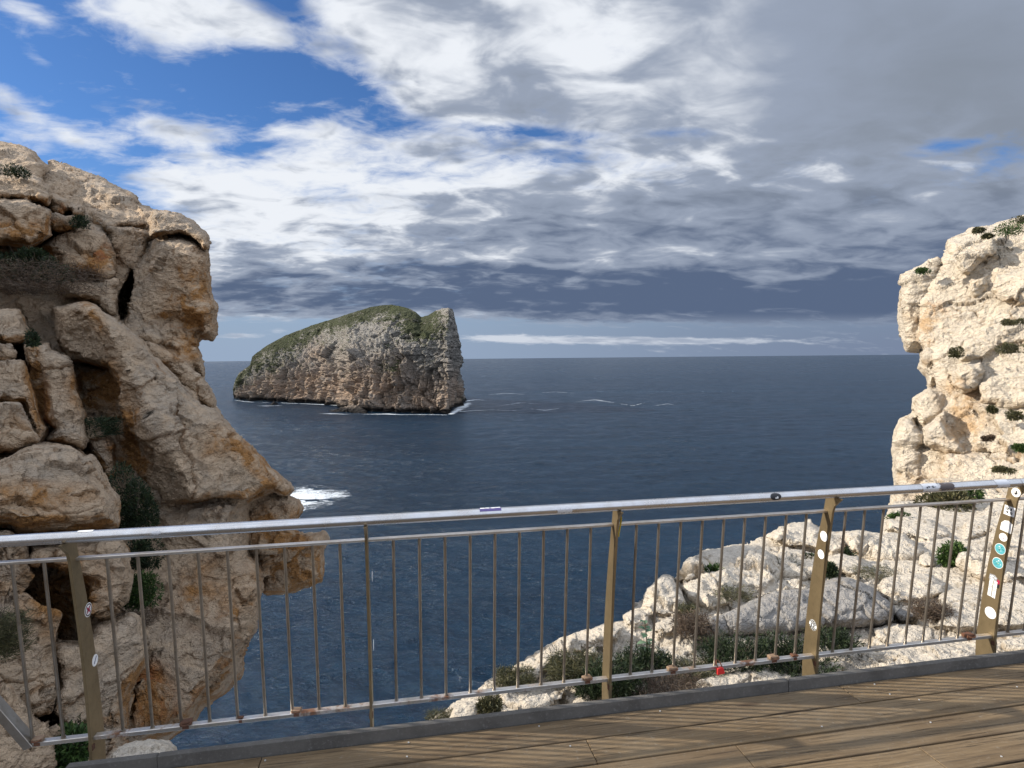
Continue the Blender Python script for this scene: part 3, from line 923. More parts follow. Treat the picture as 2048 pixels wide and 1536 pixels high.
foam_sheet([(915, 824), (945, 822), (985, 820), (1035, 822)], [6, 7, 5, 2.5], [1.34, 1.24, 1.09, 0.94], 'streak of foam trailing off the steep end of the island')
foam_sheet([(930, 803), (950, 800), (975, 801)], [8, 10, 4], [1.34, 1.24, 0.94], 'patch of foam off the far corner of the island')
for pts, w, a in (([(975, 790), (1010, 787), (1050, 789)], [3, 5, 3], [0.77, 0.94, 0.82]), ([(1080, 786), (1110, 784), (1150, 787)], [3, 5, 3], [0.77, 0.92, 0.77]),
                  ([(1060, 818), (1090, 821), (1120, 817)], [2, 4, 2], [0.82, 1.0, 0.82]), ([(1150, 804), (1190, 800), (1230, 806)], [2, 5, 3], [0.82, 0.98, 0.82]),
                  ([(1240, 808), (1265, 812), (1290, 806)], [2, 4, 2], [0.77, 0.92, 0.77]), ([(1310, 812), (1335, 808), (1350, 811)], [2, 3, 2], [0.72, 0.92, 0.72]), ([(1000, 812), (1040, 806), (1080, 808)], [3, 5, 3], [0.72, 0.87, 0.72])):
    foam_sheet(pts, w, [x + .22 for x in a], 'wisps of foam drifting on the open water beside the island', group='wisps of foam on the open water')
foam_sheet([(550, 1000), (595, 997), (640, 995), (680, 993), (708, 992)], [34, 40, 36, 26, 9], [1.15, 1.4, 1.3, 1.1, .75], 'boiling white water below the left cliff', res=.7)
foam_sheet([(560, 1022), (610, 1020), (665, 1012)], [9, 9, 5], [1.0, .95, .7], 'thin foam spreading below the left cliff', res=.7)


# ------------------------------------------------------------------ left cliff
def dep(d0, u0, v0, gu=0.0, gv=0.0):
    """distance plane: d0 at photo point (u0, v0), growing by gu, gv per 100 px"""
    return lambda U, V: d0 + gu * (U - u0) / 100 + gv * (V - v0) / 100


def B(poly, d, bulge=.6, w=40, thick=3.0, cut=False): return dict(poly=poly, d=d, bulge=bulge, w=w, thick=thick, cut=cut)


def rock_object(name, blocks, step, dr, nd, s, seed, m, dip=(.25, .1), blocky=1.0, strata=1.0, rough=1.0, edit=None):
    V, Q = sculpt(blocks, step, dr, nd)
    V, n, stain, grey, crack = weather(V, Q, s, seed, dip, blocky, strata, rough)
    if edit: stain, grey = edit(V, n, stain, grey)
    c = V.mean(0); c[2] = V[:, 2].min()
    return mesh_obj(name, V, Q, m, loc=c, attrs={'stain': stain, 'grey': grey, 'crack': crack})


def pix(V):
    d = V - EYE; z = d @ FWD
    return 1024 + FPX * (d @ RGT) / z, 768 - FPX * (d @ UPV) / z


XL = -150
left_blocks = [
    # core behind everything
    B([(XL, 300), (0, 345), (100, 385), (280, 430), (385, 470), (405, 520), (412, 600), (416, 664), (392, 690), (395, 760), (410, 810), (440, 860), (540, 955), (550, 985), (500, 1010), (490, 1180), (470, 1320), (380, 1420), (290, 1460), (XL, 1620)],
      lambda U, V: np.interp(V, [300, 420, 560, 700, 900, 1100, 1300, 1600], [16.9, 14.5, 13.2, 11.8, 10.3, 9.1, 7.9, 6.8]) + .25 * (U - 200) / 100, 1.0, 40, 4),
    # upper slope up to the skyline
    B([(XL, 235), (0, 283), (35, 290), (65, 305), (97, 334), (70, 420), (XL, 420)], dep(15.5, 30, 340, .2, -2.2), 1.2, 45, 4),
    B([(60, 330), (97, 334), (103, 322), (130, 330), (190, 350), (235, 372), (262, 390), (285, 416), (300, 445), (240, 470), (150, 470), (80, 420)], dep(15.0, 190, 400, .0, -2.0), 1.0, 45, 4),
    B([(270, 405), (310, 422), (345, 428), (375, 440), (395, 455), (412, 470), (417, 482), (415, 515), (404, 500), (390, 478), (359, 466), (325, 470), (301, 470), (280, 450)], dep(14.0, 340, 450, .1, -1.2), .8, 26, 3.5),
    # boulders, upper left
    B([(XL, 345), (0, 352), (44, 352), (79, 359), (99, 373), (106, 393), (96, 411), (44, 400), (XL, 396)], dep(12.0, 30, 390, .3, -1.0), .8, 26, 3),
    B([(XL, 397), (48, 397), (85, 411), (99, 421), (99, 455), (103, 472), (82, 486), (62, 496), (41, 494), (20, 489), (XL, 495)], dep(11.3, 30, 450, .4, -.4), .9, 36, 3),
    B([(100, 385), (135, 398), (141, 420), (120, 432), (98, 418)], 12.9, .4, 15, 2), B([(135, 408), (162, 412), (168, 430), (144, 436)], 12.9, .35, 12, 2),
    B([(100, 430), (148, 434), (158, 452), (120, 465), (98, 456)], 12.6, .4, 14, 2),
    # broken middle wall
    B([(181, 421), (239, 421), (296, 436), (298, 454), (253, 452), (219, 456), (188, 440)], dep(14.0, 240, 440, .1, -1.0), .4, 14, 2.5),
    B([(215, 455), (253, 452), (297, 458), (299, 489), (290, 517), (284, 537), (270, 540), (263, 568), (253, 558), (232, 523), (222, 489)], dep(13.6, 255, 500, .5, -.2), .7, 24, 2.5),
    B([(171, 441), (212, 466), (226, 489), (234, 523), (234, 552), (212, 564), (171, 543), (130, 540), (122, 520), (85, 492), (113, 466)], dep(12.7, 170, 500, .5, -.7), .8, 30, 3),
    B([(122, 566), (147, 562), (191, 566), (238, 555), (232, 578), (236, 595), (232, 640), (205, 622), (191, 603), (164, 599), (130, 596)], dep(12.3, 180, 590, .4, -.4), .5, 20, 2.5),
    # the overhanging head
    B([(328, 468), (359, 468), (393, 482), (408, 503), (414, 492), (416, 510), (420, 541), (416, 565), (422, 587), (434, 612), (431, 636), (433, 668), (425, 682), (396, 679), (396, 659), (362, 652), (325, 655), (290, 666), (273, 662), (256, 645), (263, 612), (270, 578), (290, 547), (297, 513), (308, 482)],
      dep(12.6, 345, 570, -.3, -.25), 1.5, 62, 4.0),
    B([(297, 441), (308, 419), (359, 428), (393, 452), (416, 472), (416, 498), (407, 498), (393, 480), (359, 465), (325, 470), (301, 470)], dep(13.2, 350, 450, .1, -1.0), .5, 16, 3),
    B([(328, 655), (362, 653), (379, 667), (376, 684), (362, 683), (342, 671)], 12.4, .35, 12, 2.5),
    B([(376, 660), (396, 677), (396, 691), (369, 693)], 12.5, .3, 9, 2.5),
    B([(277, 672), (301, 664), (328, 677), (362, 691), (366, 710), (335, 696), (308, 689)], dep(12.1, 320, 685, .2, -.3), .35, 12, 2.5),
    B([(366, 691), (393, 693), (402, 708), (408, 735), (409, 758), (393, 744), (376, 724)], 12.3, .4, 14, 2.5),
    B([(267, 676), (335, 700), (376, 727), (407, 758), (419, 777), (428, 800), (427, 820), (403, 806), (369, 772), (335, 737), (308, 720)], dep(11.7, 350, 740, .2, -.35), .5, 18, 3),
    # the great tilted slab
    B([(165, 604), (191, 612), (212, 629), (239, 646), (273, 674), (308, 717), (342, 754), (403, 811), (428, 819), (460, 856), (487, 885), (521, 915), (556, 949), (580, 966), (587, 978), (574, 993), (533, 980), (489, 1001), (427, 996), (342, 1013), (300, 985), (260, 951), (236, 889), (242, 841), (238, 770), (219, 737), (140, 722), (120, 690), (106, 615)],
      lambda U, V: np.maximum(9.6 + np.where(U > 205 + .52 * (V - 640), .0058, .0105) * np.abs(U - (205 + .52 * (V - 640))) + .0010 * (640 - V), 9.0), .7, 30, 4.0),
    B([(147, 727), (219, 733), (243, 749), (252, 787), (250, 835), (219, 848), (191, 819), (164, 809), (150, 755)], dep(10.9, 200, 780, -.1, -.3), .3, 20, 3),
    B([(219, 848), (246, 835), (308, 841), (342, 886), (373, 951), (427, 994), (342, 1014), (308, 987), (295, 960), (273, 940), (232, 953), (232, 889)], dep(10.3, 300, 930, .15, -.25), .5, 30, 3),
    # left side stack of blocks
    B([(XL, 619), (0, 619), (38, 621), (55, 660), (61, 681), (34, 687), (XL, 689)], dep(9.3, 20, 655, .3, -.3), .6, 26, 3),
    B([(XL, 691), (20, 691), (31, 705), (24, 719), (XL, 723)], 8.9, .4, 13, 2.5),
    B([(XL, 723), (48, 723), (62, 763), (72, 794), (85, 841), (93, 857), (82, 884), (65, 871), (44, 809), (XL, 806)], dep(8.4, 30, 780, .25, -.3), .6, 28, 3),
    B([(65, 694), (96, 688), (103, 701), (137, 712), (150, 753), (158, 797), (168, 831), (172, 882), (167, 898), (137, 891), (96, 881), (110, 858), (87, 841), (84, 753), (75, 735)], dep(8.9, 120, 790, .35, -.3), .6, 28, 3),
    B([(48, 690), (80, 692), (90, 760), (110, 850), (90, 862), (60, 770)], 9.2, .2, 12, 2.5),
    B([(XL, 808), (38, 808), (62, 845), (82, 884), (62, 888), (34, 902), (XL, 915)], dep(7.6, 20, 860, .3, -.3), .6, 30, 3),
    B([(167, 835), (188, 838), (219, 872), (232, 889), (230, 951), (215, 958), (198, 934), (178, 905)], dep(9.4, 205, 900, .2, -.2), .5, 18, 2.5),
    # pillar dropping to the sea, shoulder and outcrop
    B([(300, 1019), (342, 1010), (427, 994), (489, 998), (484, 1026), (476, 1053), (484, 1062), (487, 1090), (490, 1110), (514, 1127), (524, 1158), (524, 1187), (515, 1216), (514, 1257), (497, 1284), (483, 1312), (486, 1329), (479, 1356), (445, 1392), (404, 1416), (386, 1444), (340, 1472), (290, 1490), (245, 1490), (250, 1404), (258, 1353), (285, 1301), (292, 1260), (312, 1216), (309, 1189), (299, 1148), (306, 1090), (300, 1045)],
      dep(9.3, 400, 1150, .18, -.32), 1.3, 60, 4),
    B([(484, 1001), (513, 968), (533, 978), (574, 990), (596, 1000), (606, 1016), (596, 1036), (582, 1069), (575, 1092), (547, 1105), (485, 1104), (474, 1062)], dep(11.2, 540, 1040, .3, -.3), .9, 36, 3.5),
    B([(515, 1104), (567, 1073), (588, 1062), (608, 1069), (649, 1062), (657, 1079), (647, 1100), (650, 1124), (644, 1161), (625, 1169), (581, 1183), (528, 1188), (520, 1161)], dep(12.6, 580, 1120, .3, -.1), .9, 36, 3.5),
    B([(290, 450), (298, 470), (262, 575), (240, 660), (220, 640), (245, 560), (285, 500)], 13.9, .2, 10, 2.5),
    # the black cleft beside the head
    B([(264, 538), (269, 558), (264, 585), (260, 628), (252, 654), (236, 642), (231, 606), (240, 580), (254, 558)], 9.0, .4, 12, 6.8, True),
    B([(478, 1080), (530, 1085), (540, 1150), (505, 1165)], 12.2, .3, 14, 3),
    # rocks just behind the railing
    B([(XL, 1045), (20, 1062), (55, 1093), (58, 1113), (55, 1131), (62, 1148), (51, 1172), (31, 1192), (XL, 1202)], dep(6.2, 0, 1120, .2, -.2), .5, 28, 3),
    B([(62, 1093), (116, 1088), (191, 1084), (239, 1081), (257, 1100), (254, 1124), (261, 1155), (254, 1175), (247, 1202), (213, 1231), (198, 1234), (184, 1216), (190, 1172), (150, 1142), (62, 1127)], dep(6.7, 160, 1130, .3, -.2), .6, 28, 2.5),
    B([(XL, 1205), (44, 1195), (75, 1219), (116, 1226), (113, 1250), (106, 1284), (113, 1353), (118, 1397), (105, 1423), (75, 1440), (58, 1423), (38, 1406), (XL, 1363)], dep(5.6, 40, 1310, .3, -.25), .5, 32, 3),
    B([(110, 1291), (144, 1289), (171, 1293), (198, 1254), (232, 1248), (261, 1235), (275, 1250), (293, 1284), (296, 1319), (275, 1353), (258, 1387), (251, 1457), (191, 1466), (125, 1472), (105, 1421), (116, 1353)], dep(6.1, 200, 1350, .35, -.25), .6, 34, 3),
    B([(62, 1127), (150, 1142), (190, 1172), (198, 1254), (160, 1290), (110, 1290), (62, 1215)], 7.6, .3, 20, 2),
    B([(20, 1180), (75, 1219), (110, 1230), (104, 1260), (60, 1250), (30, 1215)], 5.9, .3, 16, 2),
    B([(XL, 1366), (24, 1366), (38, 1387), (55, 1418), (85, 1455), (115, 1474), (75, 1502), (90, 1540), (90, 1620), (XL, 1620)], dep(4.4, 20, 1460, .2, -.25), .45, 32, 2.5),
    B([(85, 1450), (250, 1450), (240, 1540), (180, 1620), (85, 1620)], dep(5.6, 170, 1500, .2, -.25), .4, 22, 2),
]


def left_edit(V, n, stain, grey):
    u, v = pix(V)
    def bl(cx, cy, sx, sy, a, rot=0):
        c, s_ = math.cos(rad(rot)), math.sin(rad(rot)); x, y = u - cx, v - cy
        return a * np.exp(-((x * c + y * s_) / sx) ** 2 - ((y * c - x * s_) / sy) ** 2)
    jag = fbm(V * 1.6, 4, .6, 321)
    add = bl(66, 745, 14, 50, 1.1) + bl(82, 815, 14, 40, .8) + bl(190, 640, 16, 40, .9, -30) + bl(30, 465, 80, 22, .5) + bl(195, 520, 40, 26, .6) + bl(385, 600, 45, 70, .55) + bl(195, 770, 45, 45, .9)
    add += bl(250, 880, 30, 60, .5) + bl(500, 915, 70, 18, .8, 40) + bl(420, 900, 30, 40, .3) + bl(70, 990, 110, 26, .5) + bl(560, 1050, 60, 40, .5) + bl(585, 1130, 60, 45, .7) + bl(290, 1400, 50, 60, .7) + bl(130, 1190, 80, 70, .6) + bl(400, 1180, 90, 80, .25) + bl(370, 700, 40, 25, .5)
    sub = bl(170, 680, 50, 50, .9) + bl(350, 800, 80, 90, .45, 45) + bl(420, 960, 60, 40, .4) + bl(200, 1360, 60, 70, .7) + bl(120, 930, 60, 30, .4) + bl(400, 1060, 80, 40, .3) + bl(330, 520, 30, 50, .3)
    st = np.clip(stain * .85 + (add * 2.1 - sub * 1.1) * (.85 + 1.5 * jag), 0, 1.15)
    return st, np.clip(grey + sub * .5 - add * .4, 0, 1)


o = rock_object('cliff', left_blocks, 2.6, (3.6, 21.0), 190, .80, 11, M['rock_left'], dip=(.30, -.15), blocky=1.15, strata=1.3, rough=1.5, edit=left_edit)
tag(o, 'shaded tan limestone cliff with an overhanging head above a long tilted slab', 'cliff', kind='structure')

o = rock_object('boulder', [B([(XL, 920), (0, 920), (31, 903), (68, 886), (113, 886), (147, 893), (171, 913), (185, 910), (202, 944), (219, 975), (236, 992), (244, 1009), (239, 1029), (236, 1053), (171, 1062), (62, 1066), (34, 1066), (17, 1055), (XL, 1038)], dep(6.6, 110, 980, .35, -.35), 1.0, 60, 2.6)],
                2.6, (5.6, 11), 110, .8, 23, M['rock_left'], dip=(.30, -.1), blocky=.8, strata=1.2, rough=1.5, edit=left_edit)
tag(o, 'big shaded tan boulder wedged into the left cliff just above the handrail', 'boulder')
o = rock_object('boulder', [B([(215, 1545), (225, 1508), (239, 1494), (273, 1484), (308, 1482), (335, 1491), (348, 1504), (330, 1530), (300, 1560), (240, 1565)], dep(3.35, 280, 1510, .1, -.25), .25, 40, .7)],
                2.2, (3.0, 4.6), 50, .4, 29, M['rock_near'], blocky=.5)
tag(o, 'small pale rounded boulder just over the kerb at the left end of the walkway', 'boulder')


# hillside going on to the left, out of the photo, which keeps the near left in shade
def build_hill():
    xs = np.linspace(-40, -3.2, 90); ys = np.linspace(-22, 34, 110)
    X, Y = np.meshgrid(xs, ys, indexing='ij')
    edge = np.interp(Y, [-22, 2.0, 4.0, 6, 9, 12, 16, 22, 34], [-3.6, -3.4, -4.3, -6.2, -9.6, -12.6, -16, -22, -30])
    t = edge - X
    Z = np.interp(t, [-3, 0, 1, 3.5, 7, 12, 30], [-9, -2.2, .4, 5.3, 8.6, 10.2, 11.5])
    Zn = np.interp(t, [-3, 0, 1, 3.5, 7, 12, 30], [-9, -2.2, .4, 3.0, 4.9, 6.2, 8.5])
    k = np.clip((Y - 5.3) / 1.8, 0, 1); Z = Z * k + Zn * np.interp(Y, [2.7, 3.6, 5.2, 6], [1.1, .72, .72, 1.0]) * (1 - k)
    Z = np.where(Y > 20, Z - (Y - 20) * 1.2, Z)
    P = np.stack([X, Y, Z], -1).reshape(-1, 3)
    Z = Z.ravel() + .8 * fbm(P / 3.2, 4, .5, 5) + .3 * fbm(P / 1.1, 3, .5, 8, ridged=True)
    P[:, 2] = Z
    m = len(ys); ii, jj = np.meshgrid(np.arange(len(xs) - 1), np.arange(m - 1), indexing='ij')
    Q = np.stack([ii * m + jj, (ii + 1) * m + jj, (ii + 1) * m + jj + 1, ii * m + jj + 1], -1).reshape(-1, 4)
    keep = (t.ravel() > -1.0)[Q].all(1); Q = Q[keep]
    n = normals(P, Q)
    st = sstep(fbm(P / 2, 3, seed=3), 0, .4)
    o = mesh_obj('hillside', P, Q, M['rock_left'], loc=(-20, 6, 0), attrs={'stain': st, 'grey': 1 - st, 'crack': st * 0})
    tag(o, 'rocky hillside rising away behind the left cliff', 'hillside', kind='structure')


build_hill()

# ------------------------------------------------------------------ right cliff
XR = 2160
right_blocks = [
    B([(XR, 431), (2048, 440), (1990, 462), (1900, 500), (1860, 540), (1830, 600), (1830, 680), (1850, 706), (1862, 740), (1872, 775), (1850, 800), (1830, 850), (1812, 880), (1806, 960), (1796, 1010), (1790, 1060), (1780, 1300), (XR, 1300)],
      lambda U, V: np.interp(V, [430, 600, 800, 960, 1060, 1300], [19.5, 18.3, 16.9, 15.5, 14.7, 14.0]) - .9 * (U - 1900) / 100, 1.2, 50, 5),
    B([(1800, 548), (1825, 541), (1859, 522), (1877, 511), (1884, 525), (1889, 550), (1904, 583), (1906, 610), (1890, 640), (1876, 662), (1863, 682), (1842, 705), (1813, 700), (1804, 678), (1797, 632), (1800, 600), (1805, 572), (1799, 566)], dep(19.0, 1850, 600, -.4, -.2), 1.3, 36, 4),
    B([(1894, 497), (1896, 480), (1920, 470), (1945, 458), (1986, 452), (2048, 431), (2068, 425), (XR, 415), (XR, 560), (2048, 547), (2010, 547), (1975, 562), (1950, 577), (1925, 562), (1915, 522), (1900, 522)], dep(18.4, 1980, 510, -.7, -.9), .8, 30, 4),
    B([(1923, 507), (1949, 496), (1987, 477), (1994, 496), (1957, 529), (1942, 547), (1923, 547), (1915, 531)], dep(17.9, 1950, 510, -.7, -.6), .5, 18, 2.5),
    B([(1987, 548), (XR, 528), (XR, 607), (2025, 611), (2002, 603), (1983, 581)], dep(16.9, 2040, 570, -.8, -.4), .6, 26, 3),
    B([(1942, 563), (1972, 548), (1977, 582), (1960, 596), (1945, 599), (1940, 579)], 17.7, .4, 14, 2.5),
    B([(1902, 633), (1942, 607), (1987, 595), (XR, 605), (XR, 652), (2017, 645), (1987, 656), (1949, 671), (1934, 686), (1923, 709), (1889, 701), (1866, 682), (1877, 658)], dep(17.6, 1960, 650, -.8, -.8), .7, 26, 3),
    B([(1930, 684), (1964, 662), (2017, 646), (XR, 640), (XR, 687), (2002, 694), (1972, 720), (1917, 724)], dep(16.7, 1990, 685, -.8, -.8), .6, 20, 3),
    B([(1840, 705), (1866, 682), (1911, 699), (1920, 724), (1904, 743), (1881, 747), (1858, 777), (1855, 756), (1842, 733)], dep(17.8, 1880, 725, -.4, -.6), .6, 24, 3),
    B([(1904, 745), (1926, 728), (1964, 720), (1977, 741), (1957, 773), (1926, 788), (1909, 769)], dep(16.2, 1940, 755, -.4, -.4), .7, 28, 2.5),
    B([(1958, 768), (1987, 739), (XR, 723), (XR, 800), (2013, 811), (1960, 811)], dep(15.6, 2030, 770, -.8, -.8), .6, 26, 3),
    B([(1828, 797), (1858, 777), (1889, 782), (1897, 801), (1889, 830), (1877, 845), (1843, 856), (1826, 831)], dep(16.9, 1860, 815, -.4, -.5), .7, 28, 3),
    B([(1789, 865), (1802, 839), (1828, 829), (1833, 850), (1852, 873), (1848, 903), (1852, 966), (1850, 1040), (1768, 1060), (1775, 1030), (1781, 1002), (1791, 968), (1790, 930), (1785, 899)], dep(16.3, 1820, 920, -.4, -.6), .9, 34, 3.5),
    B([(1850, 858), (1889, 822), (1890, 847), (1912, 873), (1936, 909), (1896, 909), (1870, 897), (1850, 886)], dep(15.7, 1890, 870, -.5, -.5), .5, 22, 2.5),
    B([(1962, 813), (2017, 818), (XR, 843), (XR, 909), (1942, 909), (1945, 865)], dep(15.0, 2030, 865, -.7, -.8), .6, 28, 3),
    B([(1894, 911), (1942, 906), (XR, 903), (XR, 970), (1889, 970), (1880, 940)], dep(14.5, 2000, 935, -.7, -1.0), .5, 24, 3),
    B([(1846, 962), (1890, 958), (XR, 955), (XR, 1012), (1850, 1010)], dep(13.6, 1980, 985, -.4, -2.2), .35, 20, 3),
]


def right_edit(V, n, stain, grey):
    u, v = pix(V)
    def bl(cx, cy, sx, sy, a, rot=0):
        c, s_ = math.cos(rad(rot)), math.sin(rad(rot)); x, y = u - cx, v - cy
        return a * np.exp(-((x * c + y * s_) / sx) ** 2 - ((y * c - x * s_) / sy) ** 2)
    jag = fbm(V * 1.2, 4, .6, 99)
    add = bl(1855, 640, 30, 34, .9) + bl(1905, 775, 26, 22, .7) + bl(1925, 850, 45, 50, .8) + bl(1895, 925, 30, 26, .6) + bl(1930, 820, 40, 25, .6) + bl(2010, 690, 30, 14, .4) + bl(1985, 905, 24, 14, .6) + bl(1830, 960, 30, 30, .4) + bl(2000, 1015, 130, 18, .8)
    return np.clip(stain * .4 + 1.7 * add * (.8 + 1.4 * jag), 0, 1.1), grey


o = rock_object('cliff', right_blocks, 2.4, (10.5, 26), 150, 1.15, 33, M['rock_right'], dip=(-.30, -.05), blocky=1.05, strata=1.2, rough=1.5, edit=right_edit)
tag(o, 'sunlit cream limestone cliff with a jutting nose, rising at the far end of the walkway', 'cliff', kind='structure')


# ------------------------------------------------------------------ rocky ground and boulders below the walkway
def ground_d(U, V):
    """distance of the ground below the deck level at photo point u, v"""
    hz = 716 - .0098 * (U - 1024)
    drop = np.interp(U, [880, 1250, 1500, 1760, 1900, 2160], [.62, .62, .60, .62, .55, .50])
    drop = drop + np.interp(V, [1000, 1060, 1150, 1250], [.75, .45, .12, .0]) * np.interp(U, [1250, 1500, 2000], [.2, 1.0, 1.0])
    return FPX * (H + drop) / np.maximum(V - hz, 60)


def lying(poly, lift=.35, keep=.55, bulge=.3, w=26, thick=1.6):
    """a rock standing on the ground: its front is at the ground under its lowest point, its face leans back with the slope"""
    P = np.asarray(poly, float); vb = P[:, 1].max(); ub = P[P[:, 1].argmax(), 0]
    d0 = float(ground_d(np.array(ub), np.array(vb)))
    return B(poly, lambda U, V: d0 - lift * .3 + keep * (ground_d(U, V) - d0), bulge * .75, w, thick)


ground_blocks = [
    B([(858, 1446), (895, 1422), (925, 1402), (962, 1380), (990, 1360), (1040, 1336), (1090, 1308), (1122, 1284), (1172, 1264), (1214, 1250), (1250, 1244), (1264, 1226), (1294, 1196), (1314, 1170), (1345, 1170), (1366, 1146), (1390, 1116), (1440, 1098), (1500, 1090), (1535, 1076), (1575, 1062), (1640, 1066), (1700, 1064), (1762, 1070), (1768, 1040), (1790, 1004), (XR, 1000), (XR, 1420), (1700, 1470), (1300, 1520), (860, 1560)],
      ground_d, .25, 22, 3.0),
    lying([(1359, 1147), (1373, 1122), (1408, 1101), (1450, 1094), (1492, 1091), (1513, 1094), (1540, 1110), (1562, 1142), (1547, 1182), (1500, 1202), (1450, 1182), (1400, 1162), (1365, 1172)], .5, .5, .45, 30),
    lying([(1362, 1171), (1408, 1148), (1457, 1134), (1479, 1174), (1462, 1211), (1426, 1225), (1394, 1211), (1373, 1197)], .3, .5, .3, 22),
    lying([(1282, 1211), (1297, 1178), (1325, 1157), (1342, 1157), (1352, 1171), (1363, 1181), (1375, 1209), (1358, 1239), (1314, 1236), (1298, 1239)], .4, .45, .35, 24),
    lying([(1248, 1231), (1276, 1217), (1300, 1221), (1299, 1252), (1269, 1260), (1251, 1250)], .25, .5, .2, 15),
    lying([(1305, 1246), (1345, 1235), (1360, 1247), (1353, 1271), (1318, 1278), (1302, 1263)], .25, .5, .2, 15),
    lying([(1128, 1291), (1150, 1276), (1181, 1270), (1213, 1257), (1245, 1254), (1236, 1281), (1199, 1292), (1164, 1306), (1135, 1302)], .25, .5, .2, 14),
    lying([(967, 1379), (979, 1366), (1017, 1358), (1045, 1348), (1094, 1313), (1116, 1306), (1102, 1332), (1078, 1357), (1045, 1368), (990, 1380)], .2, .5, .2, 14),
    lying([(1045, 1416), (1073, 1397), (1130, 1376), (1130, 1388), (1109, 1410), (1077, 1430)], .2, .55, .12, 12),
    lying([(1127, 1412), (1164, 1390), (1207, 1378), (1210, 1400), (1165, 1424)], .2, .55, .12, 12),
    lying([(1538, 1076), (1560, 1057), (1587, 1049), (1620, 1048), (1645, 1060), (1641, 1072), (1660, 1068), (1688, 1081), (1694, 1100), (1668, 1110), (1620, 1098), (1575, 1092)], .5, .45, .4, 24),
    lying([(1690, 1069), (1716, 1063), (1758, 1068), (1805, 1068), (1836, 1090), (1858, 1106), (1823, 1125), (1800, 1122), (1770, 1122), (1734, 1110), (1702, 1104)], .5, .45, .4, 24),
    lying([(1560, 1095), (1610, 1100), (1655, 1118), (1650, 1150), (1600, 1165), (1555, 1150)], .3, .5, .3, 22),
    lying([(1480, 1190), (1530, 1160), (1600, 1160), (1620, 1180), (1560, 1190), (1500, 1210)], .3, .6, .2, 16),
    lying([(1776, 1039), (1800, 1038), (1859, 1041), (1893, 1060), (1903, 1070), (1859, 1083), (1817, 1074), (1777, 1059)], .4, .5, .3, 18),
    lying([(1913, 1103), (1931, 1090), (1967, 1080), (1992, 1059), (XR, 1040), (XR, 1152), (2009, 1170), (1949, 1158), (1918, 1128)], .6, .5, .5, 34),
    lying([(1930, 1048), (1994, 1004), (XR, 990), (XR, 1050), (1990, 1064), (1928, 1082)], .4, .5, .3, 24),
    lying([(1756, 1175), (1776, 1155), (1814, 1149), (1860, 1149), (1891, 1168), (1885, 1191), (1829, 1206), (1787, 1212), (1768, 1196)], .3, .5, .3, 22),
    lying([(1700, 1150), (1740, 1140), (1770, 1150), (1752, 1175), (1715, 1165)], .2, .5, .2, 14),
    lying([(1749, 1258), (1793, 1247), (1859, 1253), (1900, 1272), (1890, 1286), (1800, 1292), (1752, 1280)], .12, .75, .12, 18),
    lying([(1726, 1314), (1800, 1292), (1931, 1283), (1960, 1300), (1940, 1330), (1889, 1345), (1770, 1352), (1720, 1340)], .1, .85, .12, 22),
    lying([(1960, 1290), (XR, 1265), (XR, 1330), (1960, 1340)], .1, .8, .12, 20),
]
o = rock_object('rocky_ground', ground_blocks, 2.5, (2.9, 15.5), 150, .52, 47, M['rock_near'], dip=(-.2, -.25), blocky=1.2, strata=1.0, rough=1.3)
tag(o, 'sunlit pale limestone outcrop falling away to the sea beyond the walkway', 'rocky ground', kind='structure')

